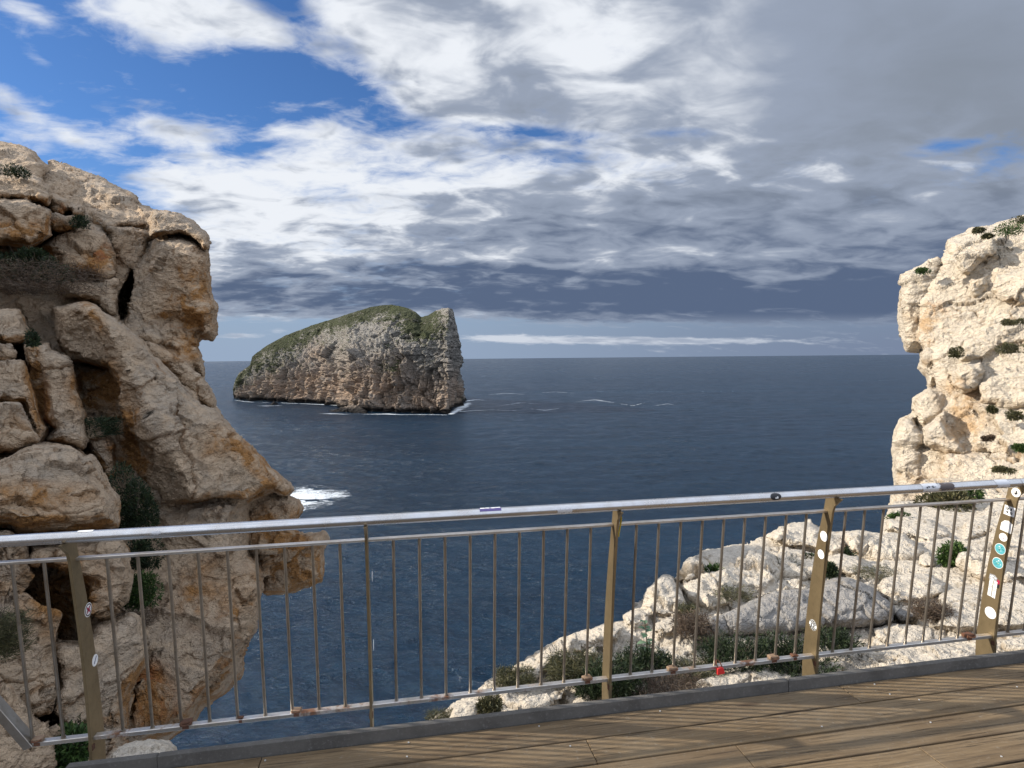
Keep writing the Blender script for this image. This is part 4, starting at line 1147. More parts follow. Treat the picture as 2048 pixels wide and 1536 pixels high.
for poly, lab, m, kw in [
    ([(1378, 1281), (1420, 1244), (1478, 1222), (1536, 1191), (1569, 1181), (1614, 1179), (1668, 1158), (1695, 1158), (1728, 1170), (1765, 1194), (1787, 1216), (1784, 1242), (1758, 1253), (1722, 1256), (1644, 1256), (1590, 1262), (1530, 1271), (1450, 1264), (1420, 1277)], 'long boulder coloured in its shade grey, lying in the middle of the pale rocks', 'rock_slab', dict(lift=.5, keep=.42, bulge=.4, w=40)),
    ([(1652, 1118), (1686, 1107), (1716, 1113), (1741, 1138), (1735, 1149), (1698, 1155), (1661, 1137)], 'squat pitted cream boulder above the long grey boulder', 'rock_near', dict(lift=.35, keep=.4, bulge=.35, w=26)),
    ([(1842, 1112), (1858, 1103), (1872, 1118), (1872, 1134), (1850, 1138), (1838, 1128)], 'rounded tan stone beside a bright green bush near the right cliff', 'rock_near', dict(lift=.3, keep=.4, bulge=.2, w=14)),
    ([(1788, 1230), (1800, 1216), (1820, 1212), (1840, 1220), (1836, 1242), (1800, 1247)], 'grey rounded stone at the end of the long grey boulder', 'rock_slab', dict(lift=.3, keep=.4, bulge=.2, w=16)),
    ([(1856, 1257), (1871, 1222), (1882, 1189), (1904, 1177), (1961, 1179), (2009, 1176), (XR, 1170), (XR, 1262), (1997, 1266), (1919, 1272), (1889, 1268)], 'big smooth white boulder behind the sticker covered post', 'rock_near', dict(lift=.5, keep=.5, bulge=.4, w=40)),
    ([(1375, 1376), (1400, 1356), (1450, 1345), (1491, 1338), (1540, 1338), (1590, 1350), (1600, 1372), (1500, 1400), (1400, 1400)], 'knobbly white rock just over the kerb below the red padlock', 'rock_near', dict(lift=.2, keep=.5, bulge=.2, w=22)),
    ([(1235, 1348), (1254, 1327), (1276, 1318), (1288, 1328), (1280, 1346), (1255, 1352)], 'grey white stone among the bushes right of the middle post', 'rock_slab', dict(lift=.2, keep=.4, bulge=.14, w=14)),
    ([(1140, 1338), (1157, 1329), (1169, 1337), (1163, 1354), (1146, 1352)], 'small white stone under the lower rail left of the middle post', 'rock_near', dict(lift=.15, keep=.4, bulge=.1, w=10)),
    ([(1167, 1304), (1188, 1292), (1197, 1307), (1187, 1321), (1170, 1318)], 'small white stone lodged above the olive bush', 'rock_near', dict(lift=.15, keep=.4, bulge=.1, w=11)),
    ([(895, 1440), (907, 1414), (930, 1404), (955, 1407), (965, 1420), (950, 1445), (920, 1460)], 'smooth pale boulder at the seaward tip of the rocks', 'rock_near', dict(lift=.2, keep=.45, bulge=.2, w=22)),
    ([(999, 1388), (1017, 1385), (1026, 1397), (1016, 1408), (1002, 1404)], 'small angular stone beside the low tip of the rocks', 'rock_near', dict(lift=.1, keep=.4, bulge=.08, w=9)),
    ([(1636, 1342), (1662, 1325), (1688, 1322), (1690, 1345), (1660, 1358)], 'white rock chunk right beside the foot of the gold post', 'rock_near', dict(lift=.12, keep=.45, bulge=.12, w=14)),
]:
    bk = lying(poly, **kw); bk['thick'] = 1.1
    dmin = float(ground_d(np.array([p[0] for p in poly]), np.array([p[1] for p in poly])).min()); dmax = float(ground_d(np.array([p[0] for p in poly]), np.array([p[1] for p in poly])).max())
    big = max(p[0] for p in poly) - min(p[0] for p in poly)
    o = rock_object('boulder', [bk], 2.2, (max(dmin - 1.2, 2.6), dmax + 2.0), 70, .16 + .0011 * big, int(poly[0][0]) % 97, M[m], dip=(-.2, -.25), blocky=.5, strata=.5)
    tag(o, lab, 'boulder', 'boulders on the rocks below the walkway')


# ------------------------------------------------------------------ the walkway
RA = .184                                              # direction of the railing, from +X
T_ = np.array([math.cos(RA), math.sin(RA), 0.0]); N_ = np.array([-math.sin(RA), math.cos(RA), 0.0]); Z_ = np.array([0, 0, 1.0])
def pt(s, r, z): return T_ * s + N_ * r + Z_ * z


def build_deck():
    m = MB(); pl = []
    S0, S1 = -1.395, 9.0
    edges = [2.699] + [2.532 - .1675 * k for k in range(30)]
    rr = random.Random(3)
    for k in range(len(edges) - 1):
        b, a = edges[k] - .0058, edges[k + 1] + .0058
        cuts = [S0]
        first = -.62 if k == 0 else S0 + rr.uniform(.4, 3.2)
        x = first
        while x < S1: cuts.append(x); x += rr.uniform(2.6, 3.6)
        cuts.append(S1)
        for c0, c1 in zip(cuts[:-1], cuts[1:]):
            n0 = m.n
            dz = rr.uniform(-.0015, .0015)
            m.box(((c0 + c1) / 2, (a + b) / 2, -.016 + dz), ((c1 - c0) / 2 - .0015, 0, 0), (0, (b - a) / 2, 0), (0, 0, .016), 0, .0025)
            pl += [rr.random()] * (m.n - n0)
    # screws with pale heads
    for k in range(0, 9):
        for s in np.arange(-1.2, 6.5, .60):
            for q in (.035, .130):
                if rr.random() < .55: continue
                c = (s + rr.uniform(-.012, .012) + .1 * (k % 2), edges[k] - q, .0015); n0 = m.n
                m.tube([c - np.array([0, 0, .002]), c + np.array([0, 0, .0012])] if False else [np.array(c) - np.array([0, 0, .002]), np.array(c) + np.array([0, 0, .0010])], .0040, 10, 1)
                pl += [.5] * (m.n - n0)
    o = m.build('wooden_deck', [M['wood'], M['screw']], attrs={'plank': pl})
    o.rotation_euler = (0, 0, RA)
    tag(o, 'weathered brown boardwalk planks running along the railing', 'deck', kind='structure')
    # joists below
    j = MB()
    for s in np.arange(-1.3, 8.8, .6): j.box(pt(s, .2, -.12), T_ * .03, N_ * 2.45, Z_ * .085)
    o = j.build('deck_frame', M['wood'], attrs={'plank': [.3] * j.n}); tag(o, 'timber joists under the boardwalk', 'deck', kind='structure')
    k = MB()
    for a, b in ((-1.385, -1.04), (-1.038, 1.93), (1.934, 4.9), (4.904, 9.0)):
        k.box(pt((a + b) / 2, 2.715, -.03), T_ * ((b - a) / 2), N_ * .0140, Z_ * .086, 0, .006)
    o = k.build('kerb', M['kerb']); tag(o, 'low dark grey kerb along the seaward edge of the boardwalk', 'kerb', kind='structure')


build_deck()


# ------------------------------------------------------------------ railing
def build_railing():
    root = empty('railing', pt(1.0, 2.8, 0))
    tag(root, 'stained stainless steel railing with thin rods and leaning blade posts', 'railing')
    loc0 = np.array(root.location)
    def part(mb, name, m, parent=root, loc=None, smooth=False):
        o = mb.build(name, m, None, loc, smooth)
        o.parent = parent
        o.matrix_parent_inverse = Matrix.Translation(-Vector(world[parent.name]))
        world[o.name] = tuple(o.location)
        return o
    world = {root.name: tuple(root.location)}
    HC = (2.698, 1.010); HR = .0232                     # handrail centre (r, z) and radius
    R_TOP, Z_TOP, R_BOT, Z_BOT = 2.772, .900, 2.858, .080
    S_POST = [-1.350, -.163, 1.018, 2.194, 3.350, 4.52]
    SL, SR = -1.605, 6.0
    # handrail with a joint sleeve
    h = MB(); h.tube([pt(-3.2, *HC), pt(-1.53, *HC)], HR, 28); h.tube([pt(-1.531, *HC), pt(3.315, *HC)], HR + .0006, 28); h.tube([pt(3.318, *HC), pt(SR, *HC)], HR, 28)
    part(h, 'handrail', M['tube'], smooth=True)
    ends = [SL - .9] + S_POST + [SR]
    for a, b in zip(ends[:-1], ends[1:]):
        for (r, z, nm, m, hw, hh) in ((R_TOP, Z_TOP, 'upper_rail', M['steel'], .0145, .0065), (R_BOT, Z_BOT, 'lower_rail', M['bar_rust'], .0150, .0095)):
            a2 = a
            if nm == 'lower_rail' and a < SL: a2 = SL - .02
            q = MB(); q.box(pt((a2 + b) / 2, r, z), T_ * ((b - a2) / 2 - .0062), N_ * hw, Z_ * hh, 0, .0025); part(q, nm, m)
        n = 9
        if a < SL: ss = [b - .1175 * k for k in range(1, 3)]
        elif b == SR: ss = [a + .1175 * k for k in range(1, 11)]
        else: ss = [a + (b - a) * k / (n + 1) for k in range(1, n + 1)]
        for s in ss:
            q = MB(); lo, hi = pt(s, R_BOT, Z_BOT + .0097), pt(s, R_TOP, Z_TOP - .0067)
            q.tube([lo, hi], .0068, 12); q.tube([lo, lo * .991 + hi * .009], .0092, 12)
            part(q, 'baluster', M['rod'], smooth=True)
    near = [(2.655, .988), (2.712, .938), (2.724, .900), (2.743, .78), (2.772, .60), (2.798, .42), (2.815, .24), (2.827, .08), (2.828, -.35)]
    far = [(2.945, -.35), (2.944, .0), (2.934, .10), (2.912, .29), (2.880, .50), (2.838, .71), (2.802, .852), (2.783, .92), (2.772, .975), (2.745, .985)]
    posts = []
    for s in S_POST:
        q = MB(); q.prism([pt(s - .006, r, z) for r, z in near[::-1] + far[::-1]] if False else [pt(s - .006, r, z) for r, z in near + far], T_ * .012, 0, .0012)
        o = part(q, 'post', M['blade'], loc=pt(s, 2.88, 0))
        posts.append(o)
        # welded rusty bracket holding the lower rail
        w = MB(); w.box(pt(s, 2.838, .045), T_ * .0095, N_ * .010, Z_ * .013, 0, .002); part(w, 'bracket', M['rust'], o)
    # raked end bar where the railing turns down to the steps
    q = MB(); q.prism([pt(SL - .005, 2.835, .065), pt(SL - .005, 2.885, .065), pt(SL - .295, 2.825, .60), pt(SL - .295, 2.775, .60)], T_ * .035 + Z_ * .012, 0, .002)
    part(q, 'end_bar', M['rod'])
    q = MB(); q.prism([pt(SL - .2951, 2.775, .601), pt(SL - .2951, 2.825, .601), pt(SL - .43, 2.79, .889), pt(SL - .43, 2.75, .889)], T_ * .035 + Z_ * .012, 0, .002)
    part(q, 'end_bar', M['rod'])

    # --- stickers on the flanks of the posts (their left sides face the deck's shaded end)
    def flank(post_i, px, py, side=-1):
        """photo point -> (r, z) on the flank plane of a post"""
        s = S_POST[post_i] + side * .0061
        r = ray(px, py); k = (s - EYE @ T_) / (r @ T_); P = EYE + k * r
        return s, P @ N_, P[2]
    def shape_on(post_i, rz, side, lift, m, name='sticker', parent=None):
        s = S_POST[post_i] + side * (.0061 + lift)
        q = MB(); q.prism([pt(s, r, z) for r, z in rz], T_ * side * .0006)
        return part(q, name, m, parent or posts[post_i])
    def disc(post_i, cx, cy, rad_, side=-1, m=M['white'], lift=0, n=26, sq=1.0, parent=None, name='sticker'):
        s, r, z = flank(post_i, cx, cy, side)
        return shape_on(post_i, [(r + rad_ * sq * math.cos(2 * math.pi * k / n), z + rad_ * math.sin(2 * math.pi * k / n)) for k in range(n)], side, lift, m, name, parent), r, z
    def local(r, z, pts, ang=-.13, sg=-1):
        """small drawing on a sticker; ang tilts it with the post"""
        c, s_ = math.cos(ang), math.sin(ang); return [(r + sg * (x * c - y * s_), z + x * s_ + y * c) for x, y in pts]
    def bar(x, y, w, h): return [(x - w, y - h), (x + w, y - h), (x + w, y + h), (x - w, y + h)]

    # fourth post from the left: two white ovals and a round black emblem
    disc(3, 1647.8, 1072.5, .0275)
    d, r, z = disc(3, 1642, 1108.5, .0245)
    for b in ((0, -.004, .008, .0012), (-.006, 0, .0012, .004), (.006, .001, .0012, .005)): shape_on(3, local(r, z, bar(*b)), -1, .0008, M['grey_ink'], 'mark', d)
    d, r, z = disc(3, 1626, 1250, .029, m=M['white'])
    for a0, a1, r0, r1, mm in ((20, 160, .014, .0275, 'black'), (200, 340, .014, .0275, 'black'), (0, 360, .0, .014, 'black')):
        n = 14
        if r0 == 0: sh = [(r1 * math.cos(rad(a)), r1 * math.sin(rad(a))) for a in range(0, 360, 24)]
        else: sh = [(r1 * math.cos(rad(a0 + (a1 - a0) * k / n)), r1 * math.sin(rad(a0 + (a1 - a0) * k / n))) for k in range(n + 1)] + [(r0 * 1.15 * math.cos(rad(a1 + (a0 - a1) * k / n)), r0 * 1.15 * math.sin(rad(a1 + (a0 - a1) * k / n))) for k in range(n + 1)]
        shape_on(3, local(r, z, sh), -1, .0008, M[mm], 'mark', d)
    for a in (35, 65, 95, 125, 150, 215, 250, 285, 320): shape_on(3, local(r, z, [(.0215 * math.cos(rad(a)) + x, .0215 * math.sin(rad(a)) + y) for x, y in bar(0, 0, .0016, .004)]), -1, .0015, M['white'], 'mark', d)
    shape_on(3, local(r, z, [(-.004, -.008), (.004, -.008), (.006, .002), (0, .010), (-.006, .002)]), -1, .0015, M['white'], 'mark', d)
    # post at the right: a column of stickers
    P5 = 4
    d, r, z = disc(P5, 2032, 985, .0255)
    shape_on(P5, local(r, z, [(-.012, -.004), (.002, -.014), (.010, -.002), (.004, .012), (-.004, .006), (.002, 0)]), -1, .0008, M['black'], 'mark', d)
    shape_on(P5, local(r, z, [(-.010, .008), (-.004, .010), (-.006, .014)]), -1, .0008, M['black'], 'mark', d)
    s, r, z = flank(P5, 2019, 1022); d = shape_on(P5, local(r, z, bar(0, 0, .030, .027)), -1, 0, M['white'])
    # the letters D I / V O
    L = [([(-.018, .004), (-.018, .017), (-.010, .017), (-.005, .0145), (-.004, .0105), (-.005, .0065), (-.010, .004)], 'black'), (bar(.010, .0105, .0035, .0065), 'black'),
         ([(-.019, -.004), (-.003, -.004), (-.011, -.018)], 'black'), ([(.010 + .0075 * math.cos(k * .45), -.011 + .0075 * math.sin(k * .45)) for k in range(14)], 'black')]
    for sh, mm in L: shape_on(P5, local(r, z, sh, -.05), -1, .0008, M[mm], 'mark', d)
    shape_on(P5, local(r, z, [(.010 + .003 * math.cos(k * .7), -.011 + .003 * math.sin(k * .7)) for k in range(9)], -.05), -1, .0015, M['white'], 'mark', d)
    shape_on(P5, local(r, z, bar(-.0125, .0105, .0022, .003), -.05), -1, .0015, M['white'], 'mark', d)
    s, r, z = flank(P5, 2013, 1053); d = shape_on(P5, local(r, z, [(-.033, -.030), (.030, -.032), (.031, .024), (.006, .036), (-.016, .030), (-.031, .012)]), -1, 0, M['white'])
    d, r, z = disc(P5, 2006.5, 1074.5, .0235)
    shape_on(P5, local(r, z, [(-.006, -.006), (.004, -.008), (.009, .002), (.0065, .002), (.003, -.0055), (-.005, -.0035)]), -1, .0008, M['crimson'], 'mark', d)
    for cx, cy, sd_ in ((2000.5, 1098, 1), (1995.5, 1126, 5)):
        d, r, z = disc(P5, cx, cy, .0315)
        shape_on(P5, local(r, z, [(.029 * math.cos(k * .3), .029 * math.sin(k * .3)) for k in range(21)]), -1, .0008, M['aqua'], 'mark', d)
        rr = random.Random(sd_)
        for q in range(16):
            a, b = rr.uniform(0, 6.28), rr.uniform(.003, .022); x, y = b * math.cos(a), b * math.sin(a); w_ = rr.uniform(.002, .006); h_ = rr.uniform(.001, .003); rt = rr.uniform(-1, 1)
            sh = [(x + px * math.cos(rt) - py * math.sin(rt), y + px * math.sin(rt) + py * math.cos(rt)) for px, py in ((-w_, 0), (0, -h_), (w_, 0), (0, h_))]
            shape_on(P5, local(r, z, sh), -1, .0012 + .00008 * q, M[('teal', 'leafgreen', 'white', 'teal')[q % 4]], 'mark', d)
    # white lettering in two upright columns with a torn red corner
    s, r, z = flank(P5, 1986, 1172)
    d = shape_on(P5, local(r, z + .046, [(-.024, -.012), (.020, -.014), (.024, .010), (.006, .022), (-.022, .018)]), -1, 0, M['grey_ink'])
    shape_on(P5, local(r, z + .030, bar(.030, .004, .008, .016)), -1, .0004, M['crimson'], 'mark', d)
    shape_on(P5, local(r, z + .010, bar(.030, .004, .006, .012)), -1, .0004, M['black'], 'mark', d)
    rr = random.Random(4)
    for q in range(7): shape_on(P5, local(r, z + .046, bar(rr.uniform(-.018, .015), rr.uniform(-.008, .012), rr.uniform(.002, .007), rr.uniform(.001, .0025)), rr.uniform(-.5, .5)), -1, .0008 + .0001 * q, M['white'], 'mark', d)
    y = .030
    for q in range(9):                                  # blocky capitals read sideways
        h_ = .0048
        for cx_ in (-.013, .012):
            sh = bar(cx_, y - q * .0115, .0105, h_)
            o = shape_on(P5, local(r, z, sh), -1, .0006, M['white'], 'mark', d)
            k_ = (q * 3 + (cx_ > 0)) % 4
            if k_ != 3: shape_on(P5, local(r, z, bar(cx_ + (-.004, .004, 0)[k_], y - q * .0115 + (.001, -.001, 0)[k_], .0034, .0013)), -1, .0014, M['black'], 'mark', d)
    disc(P5, 1981, 1225.5, .0335)
    # left post: a round prohibition sign and a round label with a bar (its right flank faces us)
    d, r, z = disc(0, 176.5, 1219.5, .0300, side=1)
    ring = [(.027 * math.cos(k * .25), .027 * math.sin(k * .25)) for k in range(26)] + [(.0215 * math.cos(-k * .25), .0215 * math.sin(-k * .25)) for k in range(26)]
    shape_on(0, local(r, z, ring, .13, 1), 1, .0008, M['umber'], 'mark', d)
    for x, y, w, h, a in ((-.008, .003, .0022, .012, .1), (.007, .002, .0022, .010, .1), (0, -.003, .013, .0018, .1)): shape_on(0, local(r, z, bar(x, y, w, h), a, 1), 1, .0008, M['umber'], 'mark', d)
    for a in (.75, -.75): shape_on(0, local(r, z, bar(0, 0, .0032, .017), a, 1), 1, .0014, M['crimson'], 'mark', d)
    d, r, z = disc(0, 190, 1320.5, .0255, side=1)
    shape_on(0, local(r, z, bar(0, .002, .0025, .017), -.65, 1), 1, .0008, M['navy'], 'mark', d)
    # second post: two ovals seen nearly on edge
    disc(1, 744.5, 1153, .026, side=1); disc(1, 747, 1290, .027, side=1)

    # --- stickers wrapped on the tube
    hand = [o for o in root.children if o.name.startswith('handrail')][0]
    def wrap(s0, s1, a0, a1, m, lift=.0016, ragged=0.0, seed=1, name='sticker', parent=None, taper=None):
        """a0, a1: angle round the tube in degrees, 0 = towards the deck, 90 = up"""
        rr = random.Random(seed); V = []; n, k = 14, 10
        for i in range(n):
            for j in range(k):
                q = i / (n - 1); s = s0 + (s1 - s0) * q; a = a0 + (a1 - a0) * j / (k - 1)
                if taper == 'disc':
                    c = math.sqrt(max(0, 1 - (2 * q - 1) ** 2)); a = (a0 + a1) / 2 + (a1 - a0) / 2 * c * (2 * j / (k - 1) - 1)
                if ragged and (j in (0, k - 1)): a += rr.uniform(-1, 1) * ragged
                if ragged and (i in (0, n - 1)): s += rr.uniform(-1, 1) * ragged * .0006
                R = HR + lift
                V.append(pt(s, HC[0] - R * math.cos(rad(a)), HC[1] + R * math.sin(rad(a))))
        F = np.array([(i * k + j, (i + 1) * k + j, (i + 1) * k + j + 1, i * k + j + 1) for i in range(n - 1) for j in range(k - 1)])
        q = MB(); q.add(V, [tuple(f) for f in F]); return part(q, name, m, parent or hand, smooth=True)
    def s_at(u, v=None):
        r = ray(u, v if v else 1075 - (u - 150) * .0556); k = (HC[0] - .02 - EYE @ N_) / (r @ N_); return float((EYE + k * r) @ T_)
    wrap(s_at(152), s_at(183), 62, 118, M['white'], ragged=2)
    wrap(s_at(303), s_at(320), -6, 24, M['silver'], ragged=9, seed=2)
    d = wrap(s_at(960), s_at(1003), 36, 98, M['purple'])
    for k, (a, b) in enumerate(((.03, .24), (.26, .46), (.52, .72), (.74, .97))):
        s0, s1 = s_at(960), s_at(1003); wrap(s0 + (s1 - s0) * a, s0 + (s1 - s0) * b, 70 + 3 * (k % 2), 96, M['white'], .0026, 3, k, 'mark', d)
    wrap(s_at(1116), s_at(1144), -32, 14, M['silver'], ragged=10, seed=7)
    d = wrap(s_at(1540), s_at(1562), -28, 62, M['black'], taper='disc')
    s0 = s_at(1551); wrap(s0 - .004, s0 + .013, -8, 6, M['white'], .0026, 2, 3, 'mark', d); wrap(s0 + .005, s0 + .012, 2, 16, M['white'], .0030, 1, 4, 'mark', d)
    d = wrap(s_at(1845), s_at(1876), -30, 112, M['silver'], ragged=8, seed=11)
    for k in range(5): wrap(s_at(1852) + .012 * k, s_at(1852) + .012 * k + .008, 10 + 8 * (k % 3), 26 + 9 * (k % 2), M['black'], .0026, 5, k, 'mark', d)
    wrap(s_at(1881), s_at(1908), -25, 70, M['umber'], ragged=12, seed=12)
    wrap(s_at(1993), s_at(2017), -35, 120, M['silver'], ragged=14, seed=13)
    # the printing belongs to its sticker: one mesh each
    import bmesh
    for d in [o for q in root.children for o in q.children if o.name.startswith('sticker')]:
        marks = [o for o in d.children if o.name.startswith('mark')]
        if not marks: continue
        bm = bmesh.new(); bm.from_mesh(d.data)
        for k in sorted(marks, key=lambda o: o.name):
            mt = k.data.materials[0]
            if mt.name not in [m.name for m in d.data.materials]: d.data.materials.append(mt)
            mi = [m.name for m in d.data.materials].index(mt.name); n0 = len(bm.faces)
            bm.from_mesh(k.data); bm.faces.ensure_lookup_table()
            for f in bm.faces[n0:]: f.material_index = mi
        bm.to_mesh(d.data); bm.free()
        for k in marks: bpy.data.objects.remove(k)
    # --- things tied and locked to the railing
    s = S_POST[2] + .016
    q = MB(); rr = random.Random(2)
    V = []; n = 9
    for i in range(n):
        a = i / (n - 1); w = .014 * (1 - .75 * a)
        for j in (-1, 0, 1): V.append(pt(s + .004 * math.sin(a * 5) + .003 * j * j, 2.735 + j * w + .012 * a, .972 - .125 * a + .004 * j))
    F = [(i * 3 + j, i * 3 + j + 1, i * 3 + j + 4, i * 3 + j + 3) for i in range(n - 1) for j in (0, 1)]
    q.add(V, F); o = q.build('ribbon', M['yellow'], None, pt(s, 2.735, .95)); so = o.modifiers.new('thick', 'SOLIDIFY'); so.thickness = .0012
    tag(o, 'torn yellow ribbon tied at the top of the middle post', 'ribbon')
    # red padlock
    def on_low(u, v):
        r = ray(u, v); k = (R_BOT - .02 - EYE @ N_) / (r @ N_); P = EYE + k * r; return float(P @ T_), float(P[2])
    s, z = on_low(1437, 1338)
    lk = empty('padlock', pt(s, R_BOT - .034, .03)); tag(lk, 'red padlock hanging from a rod at the lower rail', 'padlock')
    def loose(mb, name, m, parent, smooth=False):
        o = mb.build(name, m, None, None, smooth); o.parent = parent; o.matrix_parent_inverse = Matrix.Translation(-parent.location); return o
    q = MB(); body = [(-.019, 0), (.020, .001), (.0225, .006), (.017, .034), (.012, .038), (-.013, .038), (-.017, .034), (-.021, .006)]
    q.prism([pt(s + .004 + x - .006 * (y / .038), R_BOT - .043, z - .020 + y + x * .12) for x, y in body], N_ * .018, 0, .003); loose(q, 'body', M['red'], lk)
    q = MB(); q.tube([pt(s + .004 + .0125 * math.cos(a) - .006, R_BOT - .038 + .03 * max(0, math.sin(a)), z + .018 + .026 * math.sin(a) ** 1.0) for a in np.linspace(0, math.pi, 12)], .0032, 8); loose(q, 'shackle', M['rust'], lk, True)
    # corroded remains of other padlocks round the rods
    for i, (u, v, m, sz, lab) in enumerate(((370, 1447, 'rust', 1.25, 'corroded brown padlock on the lower rail near the left end'), (592, 1420, 'rust_pale', 1.1, 'corroded pale padlock on the lower rail left of the thin post'), (1176, 1354, 'rust_pale', 1.2, 'corroded padlock on the lower rail just left of the middle post'),
                                          (1347, 1334, 'rust_pale', 1.25, 'corroded padlock on the lower rail left of the red padlock'), (1550, 1311, 'rust_pale', 1.3, 'rusty padlock with rust stain on the lower rail left of the gold post'), (1592, 1306, 'rust', .9, 'small rust crust on the lower rail close to the gold post'), (1941, 1270, 'rust', 1.4, 'reddish padlock lying on the lower rail by the sticker covered post'), (72, 1483, 'rust_pale', 1.1, 'corroded padlock on the lower rail beside the raked end bar'), (480, 1435, 'rust', .6, 'lump of rust at a rod foot between two corroded padlocks'))):
        s, z = on_low(u, v); rr = random.Random(i + 20)
        rt = empty('rusty_lock', pt(s, R_BOT, Z_BOT + .014)); tag(rt, lab, 'padlock', 'old padlocks on the lower rail')
        q = MB(); ang = rr.uniform(-.25, .25); c, sn = math.cos(ang), math.sin(ang); a1 = T_ * c + N_ * sn; a2 = -T_ * sn + N_ * c
        q.box(pt(s, R_BOT - .004, Z_BOT + .0100 + .0075 * sz), a1 * .019 * sz, a2 * .014 * sz, Z_ * .0072 * sz, 0, .003); loose(q, 'body', M[m], rt)
        q = MB(); q.tube([pt(s, R_BOT - .004, Z_BOT + .0195 + .002 * sz) + a1 * (.016 * sz * math.cos(a)) + a2 * (-.012 - .014 * math.sin(a)) * sz for a in np.linspace(0, math.pi, 9)], .0032, 7); loose(q, 'shackle', M['rust'], rt, True)
        q = MB(); q.box(pt(s, R_BOT - .0157, Z_BOT + .001), T_ * .011 * sz, N_ * .0010, Z_ * .007, 0, .0006); loose(q, 'rust_run', M['rust'], rt)


build_railing()

# ------------------------------------------------------------------ plants
def leaves(cpts, dirs, length, width, rr, droop=.15):
    """many small pointed leaves: a folded quad each"""
    n = len(cpts)
    d = dirs / (np.linalg.norm(dirs, axis=1, keepdims=True) + 1e-9)
    r = rr.normal(size=(n, 3)); sd_ = np.cross(d, r); sd_ /= np.linalg.norm(sd_, axis=1, keepdims=True) + 1e-9
    L = length * rr.uniform(.6, 1.35, (n, 1)); W = width * rr.uniform(.7, 1.3, (n, 1))
    base = cpts; mid = cpts + d * L * .55; tip = cpts + d * L - np.array([0, 0, 1]) * L * droop
    V = np.stack([base, mid + sd_ * W * .5, tip, mid - sd_ * W * .5], 1).reshape(-1, 3)
    return V, np.arange(n * 4).reshape(n, 4)


def bush(u, v, d, wpx, hpx, kind, m, label, n=900, leaf=.02, aspect=.3, seed=0, depth=.8, sag=0.0, twig=8, name='bush', cat='bush', group='shrubs growing among the rocks'):
    """a shrub whose foot is at photo point (u, v) at distance d"""
    rr = np.random.default_rng(seed + 100); n = int(n * 1.6)
    base = at(u, v, d); s = d / FPX; a = wpx * s * .5; h = hpx * s; b = a * depth
    lob = rr.uniform(-1, 1, (7, 3)) * np.array([.62, .62, .35]) + np.array([0, 0, .45]); lr = rr.uniform(.34, .58, 7)
    if kind == 'round':
        k = rr.integers(0, 7, n); p = rr.normal(size=(n, 3)); p /= np.linalg.norm(p, axis=1, keepdims=True)
        rad_ = rr.uniform(.55, 1.0, (n, 1)) ** .5
        q = lob[k] + p * rad_ * lr[k][:, None]; q[:, 2] = np.abs(q[:, 2]) * .95
        P = base + q * np.array([a, b, h]) / np.array([1.0, 1.0, 1.0])
        D = p + np.array([0, 0, .6]) + rr.normal(size=(n, 3)) * .5
        V, F = leaves(P, D, leaf, leaf * aspect, rr)
    elif kind == 'spiky':
        ns = max(n // 26, 6); V, F = [], []; nn = 0; allP, allD = [], []
        ang = rr.uniform(0, 2 * math.pi, ns); rad_ = np.sqrt(rr.uniform(0, 1, ns))
        x = np.cos(ang) * rad_; y = np.sin(ang) * rad_
        for i in range(ns):
            root_ = base + np.array([x[i] * a * .75, y[i] * b * .75, 0]); top = root_ + np.array([x[i] * a * .4 + rr.normal() * a * .1, y[i] * b * .4 + rr.normal() * b * .1, h * rr.uniform(.55, 1.1) * (1 - .35 * rad_[i])])
            q = rr.uniform(.15, 1, 26)[:, None]; P = root_ * (1 - q) + top * q; ax = (top - root_) / (np.linalg.norm(top - root_) + 1e-9)
            allP.append(P); allD.append(ax[None] * 1.1 + rr.normal(size=(26, 3)) * .75)
        V, F = leaves(np.concatenate(allP), np.concatenate(allD), leaf, leaf * aspect, rr, .05)
    else:                                              # dry: tangled thin stalks
        P = base + np.stack([rr.uniform(-1, 1, n) * a, rr.uniform(-1, 1, n) * b, rr.uniform(0, .7, n) ** 1.2 * h], -1)
        D = np.stack([rr.normal(size=n), rr.normal(size=n), np.abs(rr.normal(size=n)) * .8], -1)
        V, F = leaves(P, D, leaf, leaf * aspect, rr, .2)
    if sag:
        V[:, 2] -= sag * np.clip((np.abs(V[:, 0] - base[0]) / (a + 1e-6)), 0, 1.5) ** 2 * h
    sh = np.repeat(rr.uniform(0, 1, len(V) // 4) ** 1.2, 4)
    if twig:
        root = empty(name, base); tag(root, label, cat, group)
        o = mesh_obj('foliage', V, F, M[m], None, False, base, {'shade': sh}); o.parent = root; o.location = (0, 0, 0)
        t = MB(); 
        for i in range(twig):
            e = base + np.array([rr.uniform(-.85, .85) * a, rr.uniform(-.85, .85) * b, rr.uniform(.5, 1.12) * h]); c = base * .5 + e * .5 + rr.normal(size=3) * .08 * a
            t.tube([base - np.array([0, 0, .05 * h]), c, e], [.006 * s * 100, .004 * s * 100, .0015 * s * 100], 5)
        o = t.build('stem', M['twig'], None, base); o.parent = root; o.location = (0, 0, 0)
        return root
    o = mesh_obj(name, V, F, M[m], None, False, base, {'shade': sh}); tag(o, label, cat, group)
    return o


def gd(u, v, off=-.12): return float(ground_d(np.array(float(u)), np.array(float(v)))) + off


